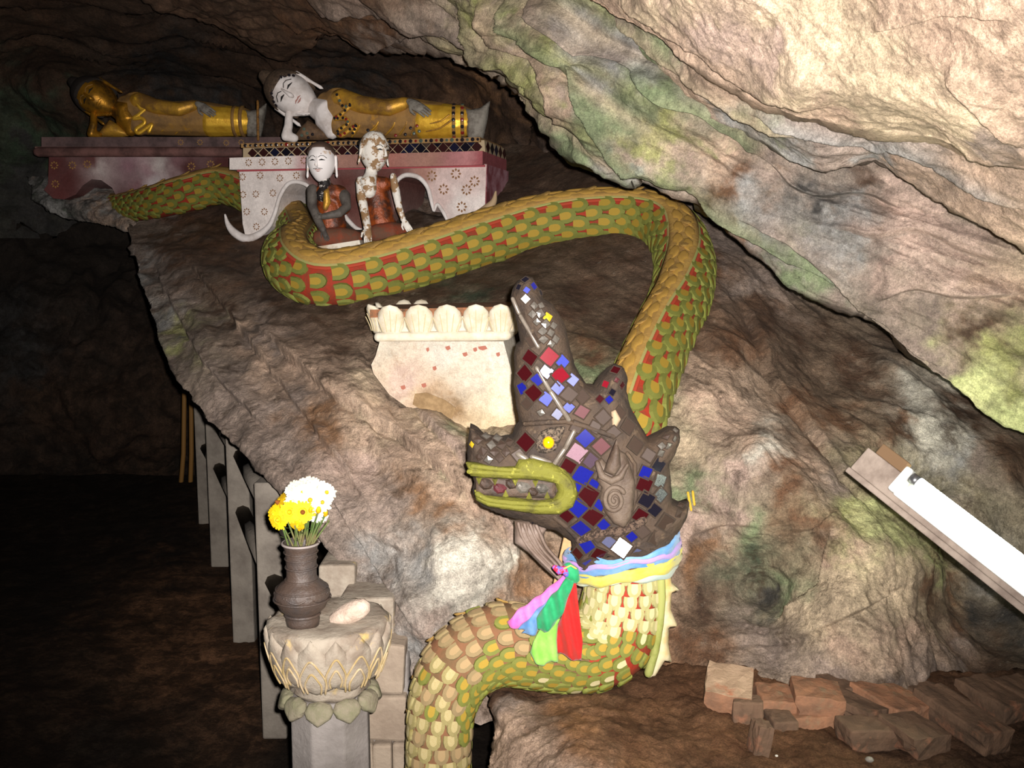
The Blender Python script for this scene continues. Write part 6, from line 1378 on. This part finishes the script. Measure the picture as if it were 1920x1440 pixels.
def wrap_band(name, y0l, y1l, y0r, y1r, m, rad=.118):
    """band round the neck; heights given at the knot side and the far side"""
    v, f = [], []; na, nw = 40, 4
    for layer in (0, 1):
        for i in range(na):
            a = math.radians(-200 + 220 * i / (na - 1)); t = np.clip((math.cos(a + math.pi) * -1 + 1) / 2, 0, 1)   # 0 at the left, 1 at the right
            t = (math.cos(a) + 1) / 2
            for j in range(nw):
                k = j / (nw - 1); py = (y0l + (y1l - y0l) * k) * (1 - t) + (y0r + (y1r - y0r) * k) * t
                r = rad + (.004 if layer == 0 else 0) + .003 * math.sin(6 * a + 1) + .004 * math.sin(9 * k + 2.5 * a + y0r)
                z = float(P(1166, py, 2.24)[2]) + .005 * math.sin(3.1 * a + y0l) + .003 * math.sin(11 * a + y0r); v.append((ncx + r * math.cos(a), ncy + r * .92 * math.sin(a), z))
    n = na * nw
    for i in range(na - 1):
        for j in range(nw - 1):
            q = [i * nw + j, (i + 1) * nw + j, (i + 1) * nw + j + 1, i * nw + j + 1]; f.append(q[::-1]); f.append([x + n for x in q])
        for j in (0, nw - 1):
            q = [i * nw + j, (i + 1) * nw + j, (i + 1) * nw + j + n, i * nw + j + n]; f.append(q if j == 0 else q[::-1])
    for i in (0, na - 1):
        for j in range(nw - 1): f.append([i * nw + j, i * nw + j + 1, i * nw + j + 1 + n, i * nw + j + n])
    return build(name, v, f, m, sash)
wrap_band('ribbon', 1052, 1066, 1018, 1032, C_['blue'], .133)
wrap_band('ribbon', 1062, 1072, 1030, 1039, C_['lilac'], .136)
wrap_band('ribbon', 1068, 1084, 1036, 1048, C_['sky'], .1345)
wrap_band('ribbon', 1080, 1100, 1045, 1066, C_['yellow'], .137)
wrap_band('ribbon', 1094, 1102, 1062, 1076, C_['grey'], .131)
def rtail(poly, m, Y, lean=.0, amp=.006):
    def warp(v):
        v = v.copy(); t = (v[:, 2].max() - v[:, 2]); v[:, 1] += -lean * t + amp * np.sin(v[:, 0] * 160 + v[:, 2] * 30) * np.clip(t / .05, 0, 1); return v
    return px_plate('ribbon_tail', poly, Y, .006, .006, 5, m, sash, e=.002, warp=warp)
rtail([(1064, 1070), (1050, 1084), (1010, 1115), (970, 1142), (951, 1163), (956, 1172), (972, 1174), (1006, 1150), (1040, 1116), (1068, 1086)], C_['pink'], 2.16, .1)
rtail([(1064, 1080), (1040, 1112), (1010, 1138), (972, 1176), (985, 1178), (978, 1184), (1004, 1186), (1022, 1150), (1050, 1110), (1070, 1086)], C_['sky'], 2.15, .1)
rtail([(1050, 1160), (1020, 1170), (1000, 1200), (994, 1222), (1004, 1240), (1020, 1247), (1034, 1236), (1046, 1238), (1044, 1200), (1046, 1170)], C_['lime'], 2.13, .06)
rtail([(1076, 1066), (1060, 1086), (1040, 1110), (1018, 1136), (1006, 1160), (1008, 1178), (1020, 1183), (1040, 1170), (1056, 1144), (1070, 1110), (1078, 1082)], C_['green'], 2.12, .06, .009)
rtail([(1070, 1080), (1060, 1130), (1044, 1180), (1040, 1200), (1046, 1222), (1070, 1232), (1090, 1238), (1092, 1200), (1086, 1150), (1080, 1090)], C_['red'], 2.14, .04, .008)
mb = MB(); mb.tube(P([1066, 1072, 1078], [1064, 1074, 1084], 2.12), [.012, .018, .012], 10); mb.build('knot', C_['green'], sash)
mb = MB(); mb.tube(P([1040, 1048, 1058, 1062], [1064, 1070, 1068, 1076], 2.11), [.006, .01, .01, .007], 8); mb.build('twisted_cord', mat('red_blue_cord', (196, 30, 50), .7, rgb2=(90, 96, 200), nscale=60, lo=.48, hi=.52), sash)
mb = MB(); mb.tube(P([1058, 1070, 1080], [1066, 1060, 1066], 2.10), .002, 6); mb.build('yellow_tie', C_['yellow'], sash)

# pale wooden stick wedged behind the beard
mb = MB(); mb.box((-.012, -.008, -.14), (.012, .008, .075), M=Matrix.Translation(V(1058, 1045, 2.37)) @ Matrix.Rotation(math.radians(12), 4, 'Y'), jit=.002)
tag(mb.build('wooden_stick', mat('pale_wood', (176, 142, 100), .8, rgb2=(150, 116, 80), nscale=30), smooth=False, bevel=.003), 'pale wooden stick standing behind the serpent\'s grey beard', 'stick')
# yellow paint strokes on the boulder
from mathutils.bvhtree import BVHTree
bv = [v.co + boulder.location for v in boulder.data.vertices]; tree = BVHTree.FromPolygons(bv, [tuple(p.vertices) for p in boulder.data.polygons])
for (x0, y0, x1, y1) in ((1290, 924, 1296, 956), (1299, 922, 1302, 946)):
    pts = []
    for t in np.linspace(0, 1, 7):
        d = (V(x0 + (x1 - x0) * t, y0 + (y1 - y0) * t, 2.5) - Vector(EYE)).normalized(); h_ = tree.ray_cast(Vector(EYE), d)[0]
        if h_ is not None: pts.append(np.array(h_ - d * .001))
    if len(pts) > 2: mb = MB(); mb.tube(pts, m_px(2.6, 2.7), 6, flat=((0, 1, 0), .4)); mb.build('paint_stroke', mat('yellow_paint_mark', (206, 160, 50), .8), boulder)

for o_ in (pil, wal, bal): o_['kind'] = 'thing'
